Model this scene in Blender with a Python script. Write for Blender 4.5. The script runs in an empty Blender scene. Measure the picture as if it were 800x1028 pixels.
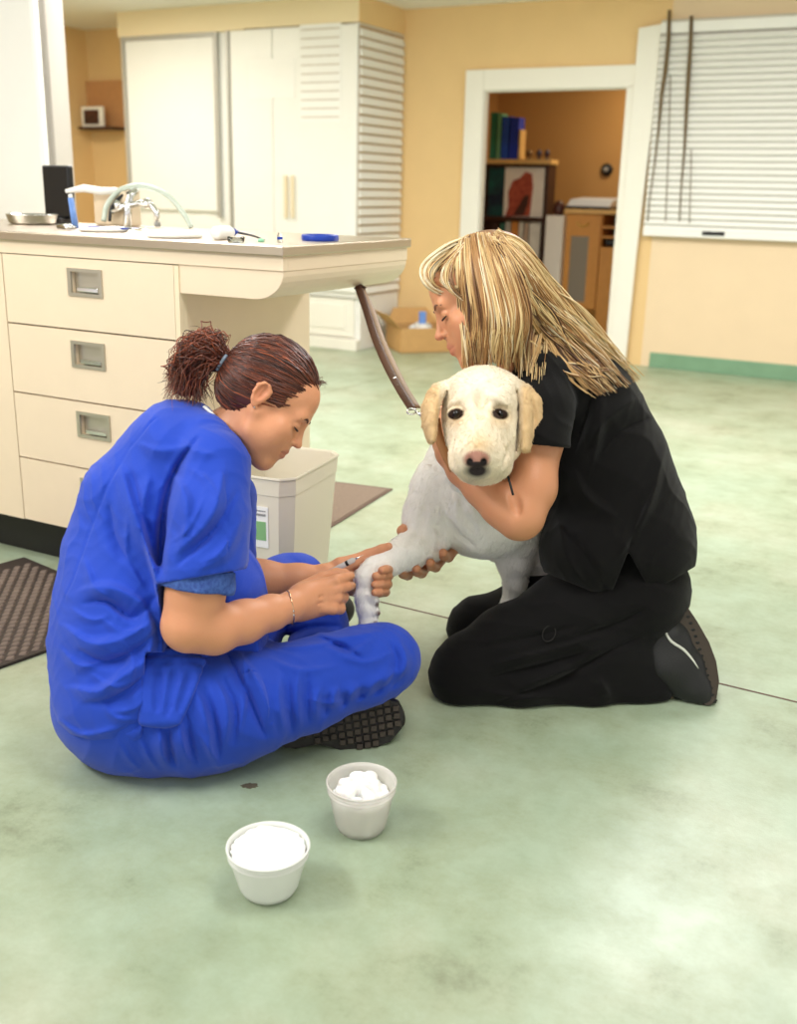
import bpy, math, random
import numpy as np
from mathutils import Vector, Matrix
random.seed(7); rng = np.random.default_rng(7)
SC = bpy.context.scene
COL = SC.collection

# ---------------------------------------------------------------- camera
F = 1046.13; CAM_H = 1.08
PI_, RO_, YA_ = [math.radians(a) for a in (17.19, 1.344, 28.127)]
_cp, _sp, _cy, _sy = math.cos(PI_), math.sin(PI_), math.cos(YA_), math.sin(YA_)
FW = np.array([-_sy*_cp, _cy*_cp, -_sp]); _r = np.array([_cy, _sy, 0.0]); _u = np.cross(_r, FW)
RT = math.cos(RO_)*_r + math.sin(RO_)*_u
UP = -math.sin(RO_)*_r + math.cos(RO_)*_u
CC = np.array([0, 0, CAM_H])
cam_d = bpy.data.cameras.new('camera'); cam = bpy.data.objects.new('camera', cam_d); COL.objects.link(cam)
M = Matrix.Identity(4)
for i in range(3):
    M[i][0] = RT[i]; M[i][1] = UP[i]; M[i][2] = -FW[i]; M[i][3] = CC[i]
cam.matrix_world = M
cam_d.sensor_fit = 'VERTICAL'; cam_d.sensor_height = 36; cam_d.lens = 36*F/1028
cam_d.clip_start = 0.05; cam_d.clip_end = 60
cam_d.dof.use_dof = True; cam_d.dof.focus_distance = 2.15; cam_d.dof.aperture_fstop = 3.2
SC.camera = cam
SC.view_settings.view_transform = 'Standard'; SC.view_settings.look = 'None'
SC.view_settings.gamma = 1; SC.view_settings.use_curve_mapping = False

def ray(x, y): return FW + RT*(x-400)/F - UP*(y-514)/F
DOFF = [0.0]
def P(x, y, D): return CC + ray(x, y)*(D+DOFF[0])              # a point at distance D along the line of sight
def onz(x, y, z=0.0): d = ray(x, y); return CC + d*(z-CAM_H)/d[2]
def onx(x, y, X): d = ray(x, y); return CC + d*X/d[0]
def ony(x, y, Y): d = ray(x, y); return CC + d*Y/d[1]
def S(px, D): return px*(D+DOFF[0])/F

# ---------------------------------------------------------------- materials
def lin(c):
    out = []
    for v in c[:3]:
        v = v/255.0
        out.append(v/12.92 if v <= 0.04045 else ((v+0.055)/1.055)**2.4)
    return tuple(out)+(1.0,)

def mat(name, rgb, rough=0.5, metal=0.0, bump=0.0, bscale=200.0, var=0.0, vscale=6.0, trans=0.0, ior=1.45,
        attr=None, sss=0.0, emit=0.0, sheen=0.0, spec=0.5, coat=0.0, alpha=1.0, rgb2=None, detail=4.0, stretch=None):
    m = bpy.data.materials.new(name); m.use_nodes = True
    nt = m.node_tree; N = nt.nodes; L = nt.links
    b = N['Principled BSDF']
    b.inputs['Roughness'].default_value = rough; b.inputs['Metallic'].default_value = metal
    b.inputs['IOR'].default_value = ior; b.inputs['Transmission Weight'].default_value = trans
    b.inputs['Specular IOR Level'].default_value = spec; b.inputs['Coat Weight'].default_value = coat
    b.inputs['Sheen Weight'].default_value = sheen; b.inputs['Alpha'].default_value = alpha
    if sss:
        b.inputs['Subsurface Weight'].default_value = sss
        b.inputs['Subsurface Radius'].default_value = (0.012, 0.005, 0.003)
        b.inputs['Subsurface Scale'].default_value = 0.6
    tc = N.new('ShaderNodeTexCoord')
    src = tc.outputs['Object']
    if stretch:
        mp = N.new('ShaderNodeMapping'); mp.inputs['Scale'].default_value = stretch
        L.new(src, mp.inputs['Vector']); src = mp.outputs['Vector']
    colsock = None
    if attr:
        a = N.new('ShaderNodeVertexColor'); a.layer_name = attr; colsock = a.outputs['Color']
    base = lin(rgb)
    if var > 0 or rgb2:
        nz = N.new('ShaderNodeTexNoise'); nz.inputs['Scale'].default_value = vscale; nz.inputs['Detail'].default_value = detail
        L.new(src, nz.inputs['Vector'])
        mr = N.new('ShaderNodeMapRange'); mr.inputs['From Min'].default_value = 0.3; mr.inputs['From Max'].default_value = 0.7
        L.new(nz.outputs['Fac'], mr.inputs['Value'])
        mx = N.new('ShaderNodeMix'); mx.data_type = 'RGBA'
        c2 = lin(rgb2) if rgb2 else tuple(v*(1-var) for v in base[:3])+(1,)
        if colsock is not None:
            mx.blend_type = 'MULTIPLY'; L.new(mr.outputs['Result'], mx.inputs['Factor'])
            L.new(colsock, mx.inputs['A']); mx.inputs['B'].default_value = (1-var, 1-var, 1-var, 1)
        else:
            mx.inputs['A'].default_value = base; mx.inputs['B'].default_value = c2
            L.new(mr.outputs['Result'], mx.inputs['Factor'])
        colsock = mx.outputs['Result']
    if colsock is not None: L.new(colsock, b.inputs['Base Color'])
    else: b.inputs['Base Color'].default_value = base
    if bump > 0:
        nb = N.new('ShaderNodeTexNoise'); nb.inputs['Scale'].default_value = bscale; nb.inputs['Detail'].default_value = 3
        L.new(src, nb.inputs['Vector'])
        bp = N.new('ShaderNodeBump'); bp.inputs['Strength'].default_value = bump; bp.inputs['Distance'].default_value = 0.004
        L.new(nb.outputs['Fac'], bp.inputs['Height']); L.new(bp.outputs['Normal'], b.inputs['Normal'])
    if emit:
        b.inputs['Emission Color'].default_value = base; b.inputs['Emission Strength'].default_value = emit
    return m

# ---------------------------------------------------------------- objects
def link(o, parent=None):
    COL.objects.link(o)
    if parent is not None:
        o.parent = parent
        o.matrix_parent_inverse = Matrix.Translation(parent.location).inverted() if parent.type == 'EMPTY' and parent.parent is None else Matrix.Identity(4)
    return o
def empty(name, loc, label, cat, group=None):
    o = bpy.data.objects.new(name, None); o.location = tuple(loc); COL.objects.link(o)
    o.empty_display_size = 0.05
    o['label'] = label; o['category'] = cat
    if group: o['group'] = group
    return o
def tag(o, label=None, cat=None, group=None, kind=None):
    if label: o['label'] = label
    if cat: o['category'] = cat
    if group: o['group'] = group
    if kind: o['kind'] = kind
    return o

class MB:
    """collects shapes, links them as one mesh"""
    def __init__(self): self.v = []; self.f = []; self.m = []; self.sm = []
    def add(self, vs, fs, mi=0, smooth=False):
        n = len(self.v); self.v += [tuple(map(float, p)) for p in vs]
        self.f += [tuple(i+n for i in f) for f in fs]; self.m += [mi]*len(fs); self.sm += [smooth]*len(fs)
        return self
    def box(self, lo, hi, mi=0, rz=0.0, c=None):
        x0, y0, z0 = lo; x1, y1, z1 = hi
        vs = [(x0,y0,z0),(x1,y0,z0),(x1,y1,z0),(x0,y1,z0),(x0,y0,z1),(x1,y0,z1),(x1,y1,z1),(x0,y1,z1)]
        if rz:
            cx, cy = c if c else ((x0+x1)/2, (y0+y1)/2); ca, sa = math.cos(rz), math.sin(rz)
            vs = [(cx+(x-cx)*ca-(y-cy)*sa, cy+(x-cx)*sa+(y-cy)*ca, z) for x, y, z in vs]
        return self.add(vs, [(0,3,2,1),(4,5,6,7),(0,1,5,4),(1,2,6,5),(2,3,7,6),(3,0,4,7)], mi)
    def prism(self, poly, a, b, axis='y', mi=0):
        """poly: 2-D outline; extruded from a to b along axis"""
        def mk(p, t):
            if axis == 'y': return (p[0], t, p[1])
            if axis == 'x': return (t, p[0], p[1])
            return (p[0], p[1], t)
        n = len(poly)
        vs = [mk(p, a) for p in poly]+[mk(p, b) for p in poly]
        fs = [tuple(range(n)), tuple(range(2*n-1, n-1, -1))]+[((i+1) % n, i, n+i, n+(i+1) % n) for i in range(n)]
        return self.add(vs, fs, mi)
    def lathe(self, c, prof, seg=32, mi=0, axis=(0,0,1), smooth=True):
        """prof: (radius, height) pairs"""
        ax = Vector(axis).normalized(); t = Vector((1,0,0)) if abs(ax.x) < .9 else Vector((0,1,0))
        e1 = ax.cross(t).normalized(); e2 = ax.cross(e1); c = Vector(c)
        vs = []; fs = []
        for r, h in prof:
            for k in range(seg):
                a = 2*math.pi*k/seg; vs.append(c+ax*h+e1*(r*math.cos(a))+e2*(r*math.sin(a)))
        for i in range(len(prof)-1):
            for k in range(seg):
                k2 = (k+1) % seg; fs.append((i*seg+k, i*seg+k2, (i+1)*seg+k2, (i+1)*seg+k))
        n = len(prof)-1
        if prof[0][0] > 1e-6: fs.append(tuple(range(seg-1, -1, -1)))
        if prof[-1][0] > 1e-6: fs.append(tuple(n*seg+k for k in range(seg)))
        return self.add(vs, fs, mi, smooth)
    def tube(self, pts, r, seg=10, mi=0, closed=False, smooth=True, flat=1.0, wdir=None):
        pts = [Vector(tuple(p)) for p in pts]; n = len(pts)
        rs = r if hasattr(r, '__len__') else [r]*n
        vs = []; fs = []; prev = None
        for i, p in enumerate(pts):
            if closed: t = pts[(i+1) % n]-pts[i-1]
            else: t = pts[min(i+1, n-1)]-pts[max(i-1, 0)]
            t.normalize()
            if wdir is not None: e = Vector(wdir)-t*t.dot(Vector(wdir))
            elif prev is None: e = t.cross(Vector((0,0,1)) if abs(t.z) < .9 else Vector((1,0,0)))
            else: e = prev-t*prev.dot(t)
            e.normalize(); prev = e; g = t.cross(e)
            for k in range(seg):
                a = 2*math.pi*k/seg; vs.append(p+e*(rs[i]*math.cos(a))+g*(rs[i]*flat*math.sin(a)))
        for i in range(n if closed else n-1):
            j = (i+1) % n
            for k in range(seg):
                k2 = (k+1) % seg; fs.append((i*seg+k, i*seg+k2, j*seg+k2, j*seg+k))
        if not closed: fs += [tuple(range(seg-1, -1, -1)), tuple((n-1)*seg+k for k in range(seg))]
        return self.add(vs, fs, mi, smooth)
    def build(self, name, mats, parent=None, bevel=0.0, seg=2):
        me = bpy.data.meshes.new(name); me.from_pydata(self.v, [], self.f)
        for m in (mats if isinstance(mats, (list, tuple)) else [mats]): me.materials.append(m)
        me.polygons.foreach_set('material_index', self.m)
        me.polygons.foreach_set('use_smooth', self.sm)
        me.update()
        import bmesh
        bm = bmesh.new(); bm.from_mesh(me); bmesh.ops.recalc_face_normals(bm, faces=bm.faces); bm.to_mesh(me); bm.free()
        o = bpy.data.objects.new(name, me); link(o, parent)
        if bevel:
            bv = o.modifiers.new('b', 'BEVEL'); bv.width = bevel; bv.segments = seg; bv.limit_method = 'ANGLE'; bv.angle_limit = math.radians(40)
        return o

# ---------------------------------------------------------------- soft volume modelling
class Vol:
    def __init__(self, lo, hi, h):
        self.lo = np.array(lo, float); self.h = h
        self.n = np.maximum(np.ceil((np.array(hi)-self.lo)/h).astype(int)+1, 4)
        self.A = np.full(self.n, 0.5, np.float32)
    def sub(self, lo, hi):
        i0 = np.clip(np.floor((lo-self.lo)/self.h).astype(int), 0, self.n); i1 = np.clip(np.ceil((hi-self.lo)/self.h).astype(int)+1, 0, self.n)
        if np.any(i1 <= i0): return None
        sl = tuple(slice(a, b) for a, b in zip(i0, i1))
        g = [(self.lo[k]+self.h*np.arange(i0[k], i1[k])).astype(np.float32) for k in range(3)]
        return sl, (g[0][:, None, None], g[1][None, :, None], g[2][None, None, :])
    def apply(self, fn, lo, hi, k, op='u'):
        m = k+5*self.h
        s = self.sub(np.array(lo)-m, np.array(hi)+m)
        if s is None: return
        sl, G = s; d = fn(G); a = self.A[sl]
        if op == 'u': b = d
        elif op == 'd': a = -a; b = d
        elif op == 'i': a = -a; b = -d
        if k > 0:
            hh = np.maximum(k-np.abs(a-b), 0)/k; r = np.minimum(a, b)-hh*hh*k*0.25
        else: r = np.minimum(a, b)
        self.A[sl] = r if op == 'u' else -r
    # primitives ------------------------------------------------
    def cone(self, a, b, ra, rb, k=0.01, op='u', wd=None, ws=1.0):
        a = np.array(a, float); b = np.array(b, float); ba = b-a; L2 = max(float(ba@ba), 1e-10); R = max(ra, rb)*max(ws, 1)
        if wd is not None:
            w = np.array(wd, float); w = w/np.linalg.norm(w)
            bw = ba@w; ba_ = ba+w*bw*(1/ws-1); L2 = max(float(ba_@ba_), 1e-10)
        else: ba_ = ba
        def fn(G):
            x, y, z = G[0]-a[0], G[1]-a[1], G[2]-a[2]
            if wd is not None:
                q = (x*w[0]+y*w[1]+z*w[2])*(1/ws-1); x = x+w[0]*q; y = y+w[1]*q; z = z+w[2]*q
            t = np.clip((x*ba_[0]+y*ba_[1]+z*ba_[2])/L2, 0, 1)
            return (np.sqrt((x-t*ba_[0])**2+(y-t*ba_[1])**2+(z-t*ba_[2])**2)-(ra+(rb-ra)*t)).astype(np.float32)
        self.apply(fn, np.minimum(a, b)-R, np.maximum(a, b)+R, k, op)
    def ell(self, c, r, B=None, k=0.01, op='u'):
        c = np.array(c, float); r = np.array(r, float); B = np.eye(3) if B is None else np.array(B, float); R = r.max()
        def fn(G):
            x, y, z = G[0]-c[0], G[1]-c[1], G[2]-c[2]
            l = [x*B[i][0]+y*B[i][1]+z*B[i][2] for i in range(3)]
            k0 = np.sqrt(sum((l[i]/r[i])**2 for i in range(3))); k1 = np.sqrt(sum((l[i]/r[i]**2)**2 for i in range(3)))
            return (k0*(k0-1)/np.maximum(k1, 1e-6)).astype(np.float32)
        self.apply(fn, c-R, c+R, k, op)
    def chain(self, pts, rs, k=0.01, op='u', **kw):
        for i in range(len(pts)-1): self.cone(pts[i], pts[i+1], rs[i], rs[i+1], k, op, **kw)
    def half(self, c, n, k=0.0):
        """keep only the side the normal n points away from"""
        c = np.array(c, float); n = np.array(n, float); n = n/np.linalg.norm(n)
        g = [(self.lo[k2]+self.h*np.arange(self.n[k2])).astype(np.float32) for k2 in range(3)]
        d = (g[0][:, None, None]-c[0])*n[0]+(g[1][None, :, None]-c[1])*n[1]+(g[2][None, None, :]-c[2])*n[2]
        if k > 0:
            a = -self.A; b = -d; hh = np.maximum(k-np.abs(a-b), 0)/k; self.A = -(np.minimum(a, b)-hh*hh*k*0.25)
        else: self.A = np.maximum(self.A, d)
        self.A = self.A.astype(np.float32)
    # image-aligned ellipsoid: sizes rx, ry in pixels at distance D, rd metres in depth, rot degrees (clockwise in view)
    def el2(self, x, y, D, rx, ry, rd, rot=0, k=0.02, op='u'):
        t = math.radians(rot); e1 = RT*math.cos(t)-UP*math.sin(t); e2 = RT*math.sin(t)+UP*math.cos(t)
        self.ell(P(x, y, D), (S(rx, D), S(ry, D), rd), (e1, e2, FW), k, op)
    def c2(self, nodes, k=0.01, op='u', **kw):
        """nodes (x, y, D, r_px)"""
        self.chain([P(n[0], n[1], n[2]) for n in nodes], [S(n[3], n[2]) for n in nodes], k, op, **kw)
    def val(self, p):
        i = np.round((np.array(p)-self.lo)/self.h).astype(int)
        if np.any(i < 0) or np.any(i >= self.n): return 0.5
        return float(self.A[tuple(i)])
    def hit(self, x, y, d0=1.2, d1=3.4):
        """distance along the line of sight at which this pixel meets the surface"""
        r = self.hit_(x, y, d0, d1); return None if r is None else r-DOFF[0]
    def hit_(self, x, y, d0, d1):
        d = ray(x, y); D = np.arange(d0, d1, self.h*0.5)
        pts = CC+D[:, None]*d[None, :]; i = np.round((pts-self.lo)/self.h).astype(int)
        ok = np.all((i >= 0) & (i < self.n), axis=1); v = np.full(len(D), 0.5); v[ok] = self.A[tuple(i[ok].T)]
        w = np.where(v < 0)[0]
        if not len(w): return None
        j = w[0]
        if j == 0: return float(D[0])
        f = (pts[j-1]-self.lo)/self.h; 
        def tri(p):
            f = (p-self.lo)/self.h; i = np.floor(f).astype(int)
            if np.any(i < 0) or np.any(i+1 >= self.n): return .5
            t = f-i; c = self.A[i[0]:i[0]+2, i[1]:i[1]+2, i[2]:i[2]+2]
            c = c[0]*(1-t[0])+c[1]*t[0]; c = c[0]*(1-t[1])+c[1]*t[1]; return float(c[0]*(1-t[2])+c[1]*t[2])
        ja = max(j-3, 0); prev = tri(pts[ja])
        for q in range(ja+1, min(j+4, len(D))):
            cur = tri(pts[q])
            if cur < 0 <= prev: return float(D[q-1]+(D[q]-D[q-1])*prev/(prev-cur))
            prev = cur
        return float(D[j])
    def stroke(self, pts, r, k=0.012, op='u', sink=0.5, rend=None):
        """a fold ('u') or groove ('d') laid on the surface along pixels pts; r in metres"""
        out = []
        P2 = []
        for i in range(len(pts)-1):
            (x0, y0), (x1, y1) = pts[i][:2], pts[i+1][:2]; n = max(2, int(math.hypot(x1-x0, y1-y0)/6))
            P2 += [(x0+(x1-x0)*t/n, y0+(y1-y0)*t/n) for t in range(n)]
        P2.append(pts[-1][:2]); m = len(P2)
        DD = [self.hit(x, y) for x, y in P2]
        for i, (x, y) in enumerate(P2):
            if DD[i] is None: continue
            w = [d for d in DD[max(0, i-2):i+3] if d is not None and abs(d-DD[i]) < .02]; D = sum(w)/len(w)
            t = i/max(m-1, 1); e = r*(0.25+0.75*math.sin(math.pi*min(max(t, .02), .98))**0.6)
            off = e*sink if op == 'u' else -e*sink
            out.append((P(x, y, D+off), e))
        for i in range(len(out)-1):
            if np.linalg.norm(out[i][0]-out[i+1][0]) < 0.06: self.cone(out[i][0], out[i+1][0], out[i][1], out[i+1][1], k, op)
    def creases(self, items):
        """cloth folds: items (pixel polyline, height in m, width in px, steepness of the shaded side)"""
        idx = np.argwhere(np.abs(self.A) < .03); p = idx*self.h+self.lo-CC; D = p@FW; x = 400+F*(p@RT)/D; y = 514-F*(p@UP)/D
        add = np.zeros(len(idx))
        for pts, amp, w, steep in items:
            xs = [q[0] for q in pts]; ys = [q[1] for q in pts]
            hs = [self.hit(q[0], q[1]) for q in pts]; hs = [h_ for h_ in hs if h_]
            if not hs: continue
            m = (x > min(xs)-w) & (x < max(xs)+w) & (y > min(ys)-w) & (y < max(ys)+w) & (D < max(hs)+.05) & (D > min(hs)-.05)
            if not m.any(): continue
            X_, Y_ = x[m], y[m]; L = [0]
            q = smooth_path([(a, b, 0) for a, b in pts], 14)[:, :2]
            for i in range(len(q)-1): L.append(L[-1]+np.hypot(*(q[i+1]-q[i])))
            best = np.full(X_.shape, 1e9); par = np.zeros(X_.shape); side = np.zeros(X_.shape)
            for i in range(len(q)-1):
                a = q[i]; d = q[i+1]-a; l2 = d@d+1e-9; t = np.clip(((X_-a[0])*d[0]+(Y_-a[1])*d[1])/l2, 0, 1)
                dx, dy = X_-a[0]-t*d[0], Y_-a[1]-t*d[1]; ds = np.hypot(dx, dy); k = ds < best
                best[k] = ds[k]; par[k] = (L[i]+t[k]*(L[i+1]-L[i]))/L[-1]; side[k] = (dx*d[1]-dy*d[0])[k]
            ww = np.where(side > 0, w*steep, w)*(.45+.55*np.sin(np.pi*np.clip(par, .03, .97)))
            f = np.clip(1-best/ww, 0, 1); f = f*f*(1.6-.6*f)
            add[m] += 1.3*amp*f*np.sin(np.pi*np.clip(par*.94+.03, 0, 1))**.8
        self.A[tuple(idx.T)] -= add.astype(np.float32)
    def noise(self, amp, scale, seed=0, stretch=(1,1,1)):
        """gentle unevenness of the surface"""
        r = np.random.default_rng(seed); g = [(self.lo[k]+self.h*np.arange(self.n[k])) for k in range(3)]
        for _ in range(5):
            w = r.normal(size=3)*scale*np.array(stretch); ph = r.uniform(0, 6.28)
            q = g[0][:, None, None]*w[0]+g[1][None, :, None]*w[1]+g[2][None, None, :]*w[2]+ph
            self.A += (np.sin(q)*amp/2.2).astype(np.float32)
    def wrinkle(self, amp, wl, direction, seed=0, warp=1.0, sharp=2.5):
        """irregular cloth wrinkles running across 'direction' (wl metres apart)"""
        r = np.random.default_rng(seed); band = np.abs(self.A) < .05; idx = np.argwhere(band)
        p = (idx*self.h+self.lo); d = np.array(direction, float); d /= np.linalg.norm(d)
        def sn(p, sc, n=4):
            o = np.zeros(len(p))
            for _ in range(n): o += np.sin(p@(r.normal(size=3)*sc)+r.uniform(0, 6.28))
            return o/n
        u = p@d; ph = 2*np.pi*u/wl/2+warp*2.2*sn(p, 14)+warp*.8*sn(p, 40)
        m = np.clip(.5+1.1*sn(p, 9), 0, 1)
        f = (1-np.abs(np.sin(ph)))**sharp; f2 = (1-np.abs(np.sin(ph*1.9+2*sn(p, 20))))**sharp
        self.A[tuple(idx.T)] -= (amp*(f*m+.45*f2*(1-m)-.25)).astype(np.float32)
    def mesh(self):
        A = self.A; s = A < 0
        c = [s[i:s.shape[0]-1+i, j:s.shape[1]-1+j, k:s.shape[2]-1+k] for i in (0,1) for j in (0,1) for k in (0,1)]
        a_all = np.logical_and.reduce(c); a_any = np.logical_or.reduce(c); act = a_any & ~a_all
        idx = np.argwhere(act); vid = -np.ones(act.shape, np.int64); vid[act] = np.arange(len(idx))
        offs = np.array([(i, j, k) for i in (0,1) for j in (0,1) for k in (0,1)])
        V = np.stack([A[tuple((idx+o).T)] for o in offs], 1)
        acc = np.zeros((len(idx), 3)); cnt = np.zeros(len(idx))
        for e0 in range(8):
            for ax in range(3):
                if offs[e0][ax] == 0:
                    o1 = offs[e0].copy(); o1[ax] = 1; e1 = int(o1[0]*4+o1[1]*2+o1[2])
                    v0, v1 = V[:, e0], V[:, e1]; m = (v0 < 0) != (v1 < 0)
                    t = v0[m]/(v0[m]-v1[m]); p = np.repeat(offs[e0][None, :].astype(float), m.sum(), 0); p[:, ax] += t
                    acc[m] += p; cnt[m] += 1
        verts = (idx+acc/cnt[:, None])*self.h+self.lo
        quads = []
        for ax in range(3):
            sl0 = [slice(None)]*3; sl1 = [slice(None)]*3; sl0[ax] = slice(0, -1); sl1[ax] = slice(1, None)
            ch = s[tuple(sl0)] != s[tuple(sl1)]
            b, cc = [(1,2),(2,0),(0,1)][ax]
            e = np.argwhere(ch); ok = (e[:, b] > 0) & (e[:, cc] > 0) & (e[:, b] < s.shape[b]-1) & (e[:, cc] < s.shape[cc]-1)
            e = e[ok]; ins = s[tuple(e.T)]
            ob = np.zeros(3, int); ob[b] = 1; oc = np.zeros(3, int); oc[cc] = 1
            q = np.stack([vid[tuple(e.T)], vid[tuple((e-ob).T)], vid[tuple((e-ob-oc).T)], vid[tuple((e-oc).T)]], 1)
            q[ins] = q[ins][:, ::-1]
            quads.append(q)
        Q = np.concatenate(quads); Q = Q[:, ::-1]
        return verts, Q

def fuse(name, vols, m, parent, cols, it=1):
    """joins several volumes meshed at different fineness into one continuous skin"""
    obs = [soft(name+'_tmp', v, m, None, c, it) for v, c in zip(vols, cols)]
    base = obs[0]
    for o in obs[1:]:
        b = base.modifiers.new('u', 'BOOLEAN'); b.operation = 'UNION'; b.object = o; b.solver = 'FAST'
        dg = bpy.context.evaluated_depsgraph_get(); dg.update()
        me = bpy.data.meshes.new_from_object(base.evaluated_get(dg)); base.modifiers.clear(); base.data = me
    import bmesh
    bm = bmesh.new(); bm.from_mesh(base.data); bm.verts.ensure_lookup_table(); seen = set(); best = []
    for v0 in bm.verts:
        if v0.index in seen: continue
        st = [v0]; seen.add(v0.index); comp = []
        while st:
            q = st.pop(); comp.append(q)
            for e in q.link_edges:
                w = e.other_vert(q)
                if w.index not in seen: seen.add(w.index); st.append(w)
        best.append(comp)
    best.sort(key=len, reverse=True); print('FUSE', name, [len(c) for c in best][:6])
    kill = [x for c in best[1:] if len(c) < 3000 for x in c]; bmesh.ops.delete(bm, geom=kill, context='VERTS'); bm.to_mesh(base.data); bm.free()
    base.data.polygons.foreach_set('use_smooth', np.ones(len(base.data.polygons), bool))
    me = base.data
    for o in obs: bpy.data.objects.remove(o)
    o = bpy.data.objects.new(name, me); link(o, parent); return o

def relax(V, Q, it=2, f=0.5):
    e = np.concatenate([Q[:, [0,1]], Q[:, [1,2]], Q[:, [2,3]], Q[:, [3,0]]]); e = np.concatenate([e, e[:, ::-1]])
    n = len(V); cnt = np.bincount(e[:, 0], minlength=n).clip(1)
    for _ in range(it):
        s = np.stack([np.bincount(e[:, 0], weights=V[e[:, 1], k], minlength=n) for k in range(3)], 1)/cnt[:, None]
        V = V+(s-V)*f
    return V

def soft(name, vols, mats, parent=None, color=None, it=2, midx=None):
    """one mesh object from one or more volumes; color: fn(verts)->rgb linear"""
    Vs = []; Qs = []; n = 0; cl = []
    for v in (vols if isinstance(vols, (list, tuple)) else [vols]):
        a, q = v.mesh(); a = relax(a, q, it); Vs.append(a); Qs.append(q+n); n += len(a)
        if isinstance(color, list): cl.append(color[len(Vs)-1](a))
    V = np.concatenate(Vs); Q = np.concatenate(Qs)
    me = bpy.data.meshes.new(name)
    me.vertices.add(len(V)); me.vertices.foreach_set('co', V.astype(np.float32).ravel())
    me.loops.add(len(Q)*4); me.loops.foreach_set('vertex_index', Q.astype(np.int32).ravel())
    me.polygons.add(len(Q)); me.polygons.foreach_set('loop_start', np.arange(0, len(Q)*4, 4, dtype=np.int32))
    me.update(calc_edges=True)
    me.polygons.foreach_set('use_smooth', np.ones(len(Q), bool))
    for m in (mats if isinstance(mats, (list, tuple)) else [mats]): me.materials.append(m)
    if color is not None:
        c = np.ones((len(V), 4), np.float32); c[:, :3] = np.concatenate(cl) if cl else color(V)
        a = me.color_attributes.new('col', 'FLOAT_COLOR', 'POINT'); a.data.foreach_set('color', c.ravel())
    if midx is not None:
        ctr = V[Q].mean(1); me.polygons.foreach_set('material_index', midx(ctr).astype(np.int32))
    o = bpy.data.objects.new(name, me); link(o, parent)
    return o

def strands(name, paths, radii, cols, m, parent=None, seg=4, flat=1.0):
    """many fine locks as one mesh; paths list of (n,3), radii list of (n,), cols list of rgb linear"""
    VV = []; QQ = []; CCx = []; n0 = 0
    for p, r, c in zip(paths, radii, cols):
        p = np.asarray(p, float); n = len(p); t = np.gradient(p, axis=0); t /= np.linalg.norm(t, axis=1)[:, None]+1e-9
        ref = np.array([0.3, 0.2, 0.93]); e = np.cross(t, ref); e /= np.linalg.norm(e, axis=1)[:, None]+1e-9; g = np.cross(t, e)
        a = 2*np.pi*np.arange(seg)/seg
        v = p[:, None, :]+np.asarray(r)[:, None, None]*(np.cos(a)[None, :, None]*e[:, None, :]+flat*np.sin(a)[None, :, None]*g[:, None, :])
        VV.append(v.reshape(-1, 3)); k = np.arange(seg); k2 = (k+1) % seg; i = np.arange(n-1)[:, None]*seg
        q = np.stack([i+k, i+k2, i+seg+k2, i+seg+k], -1).reshape(-1, 4)+n0; QQ.append(q); CCx.append(np.repeat(np.asarray(c)[None, :3], n*seg, 0)); n0 += n*seg
    V = np.concatenate(VV); Q = np.concatenate(QQ); Cx = np.concatenate(CCx)
    me = bpy.data.meshes.new(name); me.vertices.add(len(V)); me.vertices.foreach_set('co', V.astype(np.float32).ravel())
    me.loops.add(len(Q)*4); me.loops.foreach_set('vertex_index', Q.astype(np.int32).ravel())
    me.polygons.add(len(Q)); me.polygons.foreach_set('loop_start', np.arange(0, len(Q)*4, 4, dtype=np.int32))
    me.update(calc_edges=True); me.polygons.foreach_set('use_smooth', np.ones(len(Q), bool)); me.materials.append(m)
    c = np.ones((len(V), 4), np.float32); c[:, :3] = Cx
    a = me.color_attributes.new('col', 'FLOAT_COLOR', 'POINT'); a.data.foreach_set('color', c.ravel())
    o = bpy.data.objects.new(name, me); link(o, parent)
    return o
def smooth_path(pts, n=24):
    """Catmull-Rom through pts"""
    p = np.array(pts, float); p = np.concatenate([[2*p[0]-p[1]], p, [2*p[-1]-p[-2]]]); m = len(p)-3; out = []
    for s in np.linspace(0, m-1e-6, n):
        i = int(s); t = s-i; a, b, c, d = p[i:i+4]
        out.append(0.5*((2*b)+(-a+c)*t+(2*a-5*b+4*c-d)*t*t+(-a+3*b-3*c+d)*t**3))
    return np.array(out)
def area(name, loc, size, power, rgb=(1,1,1), target=None):
    d = bpy.data.lights.new(name, 'AREA'); d.shape = 'RECTANGLE'; d.size, d.size_y = size; d.energy = power; d.color = rgb
    o = bpy.data.objects.new(name, d); COL.objects.link(o); o.location = loc
    if target is not None:
        o.rotation_euler = (Vector(target)-Vector(loc)).to_track_quat('-Z', 'Y').to_euler()
    return o
area('unseen_ceiling_light', (-2.3, 0.2, 2.2), (1.2, .6), 66, (1, .975, .975), (-1.1, 1.7, .3))
area('unseen_ceiling_light', (-3.6, 1.3, 2.2), (.9, .6), 22, (1, .985, .96))  # added fill light that brightens the refrigerator front; no fitting seen here
area('unseen_ceiling_light', (-.2, 1.4, 2.22), (1.2, .6), 26, (1, .975, .975))
area('unseen_ceiling_light', (-3.2, 3.6, 2.22), (1.3, .7), 64, (1, .968, .972))
area('unseen_ceiling_light', (-.8, 4.2, 2.22), (1.3, .7), 76, (1, .968, .972))
area('unseen_ceiling_light', (-5.2, 5.0, 2.22), (1.0, .6), 34, (1, .95, .85))
area('unseen_ceiling_light', (-2.4, 8.6, 2.2), (.5, .3), 17, (1, .86, .62))
W = bpy.data.worlds.new('world'); SC.world = W; W.use_nodes = True
W.node_tree.nodes['Background'].inputs['Color'].default_value = (1, .965, .95, 1)
W.node_tree.nodes['Background'].inputs['Strength'].default_value = 1.15
SC.view_settings.exposure = 0.0
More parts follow.
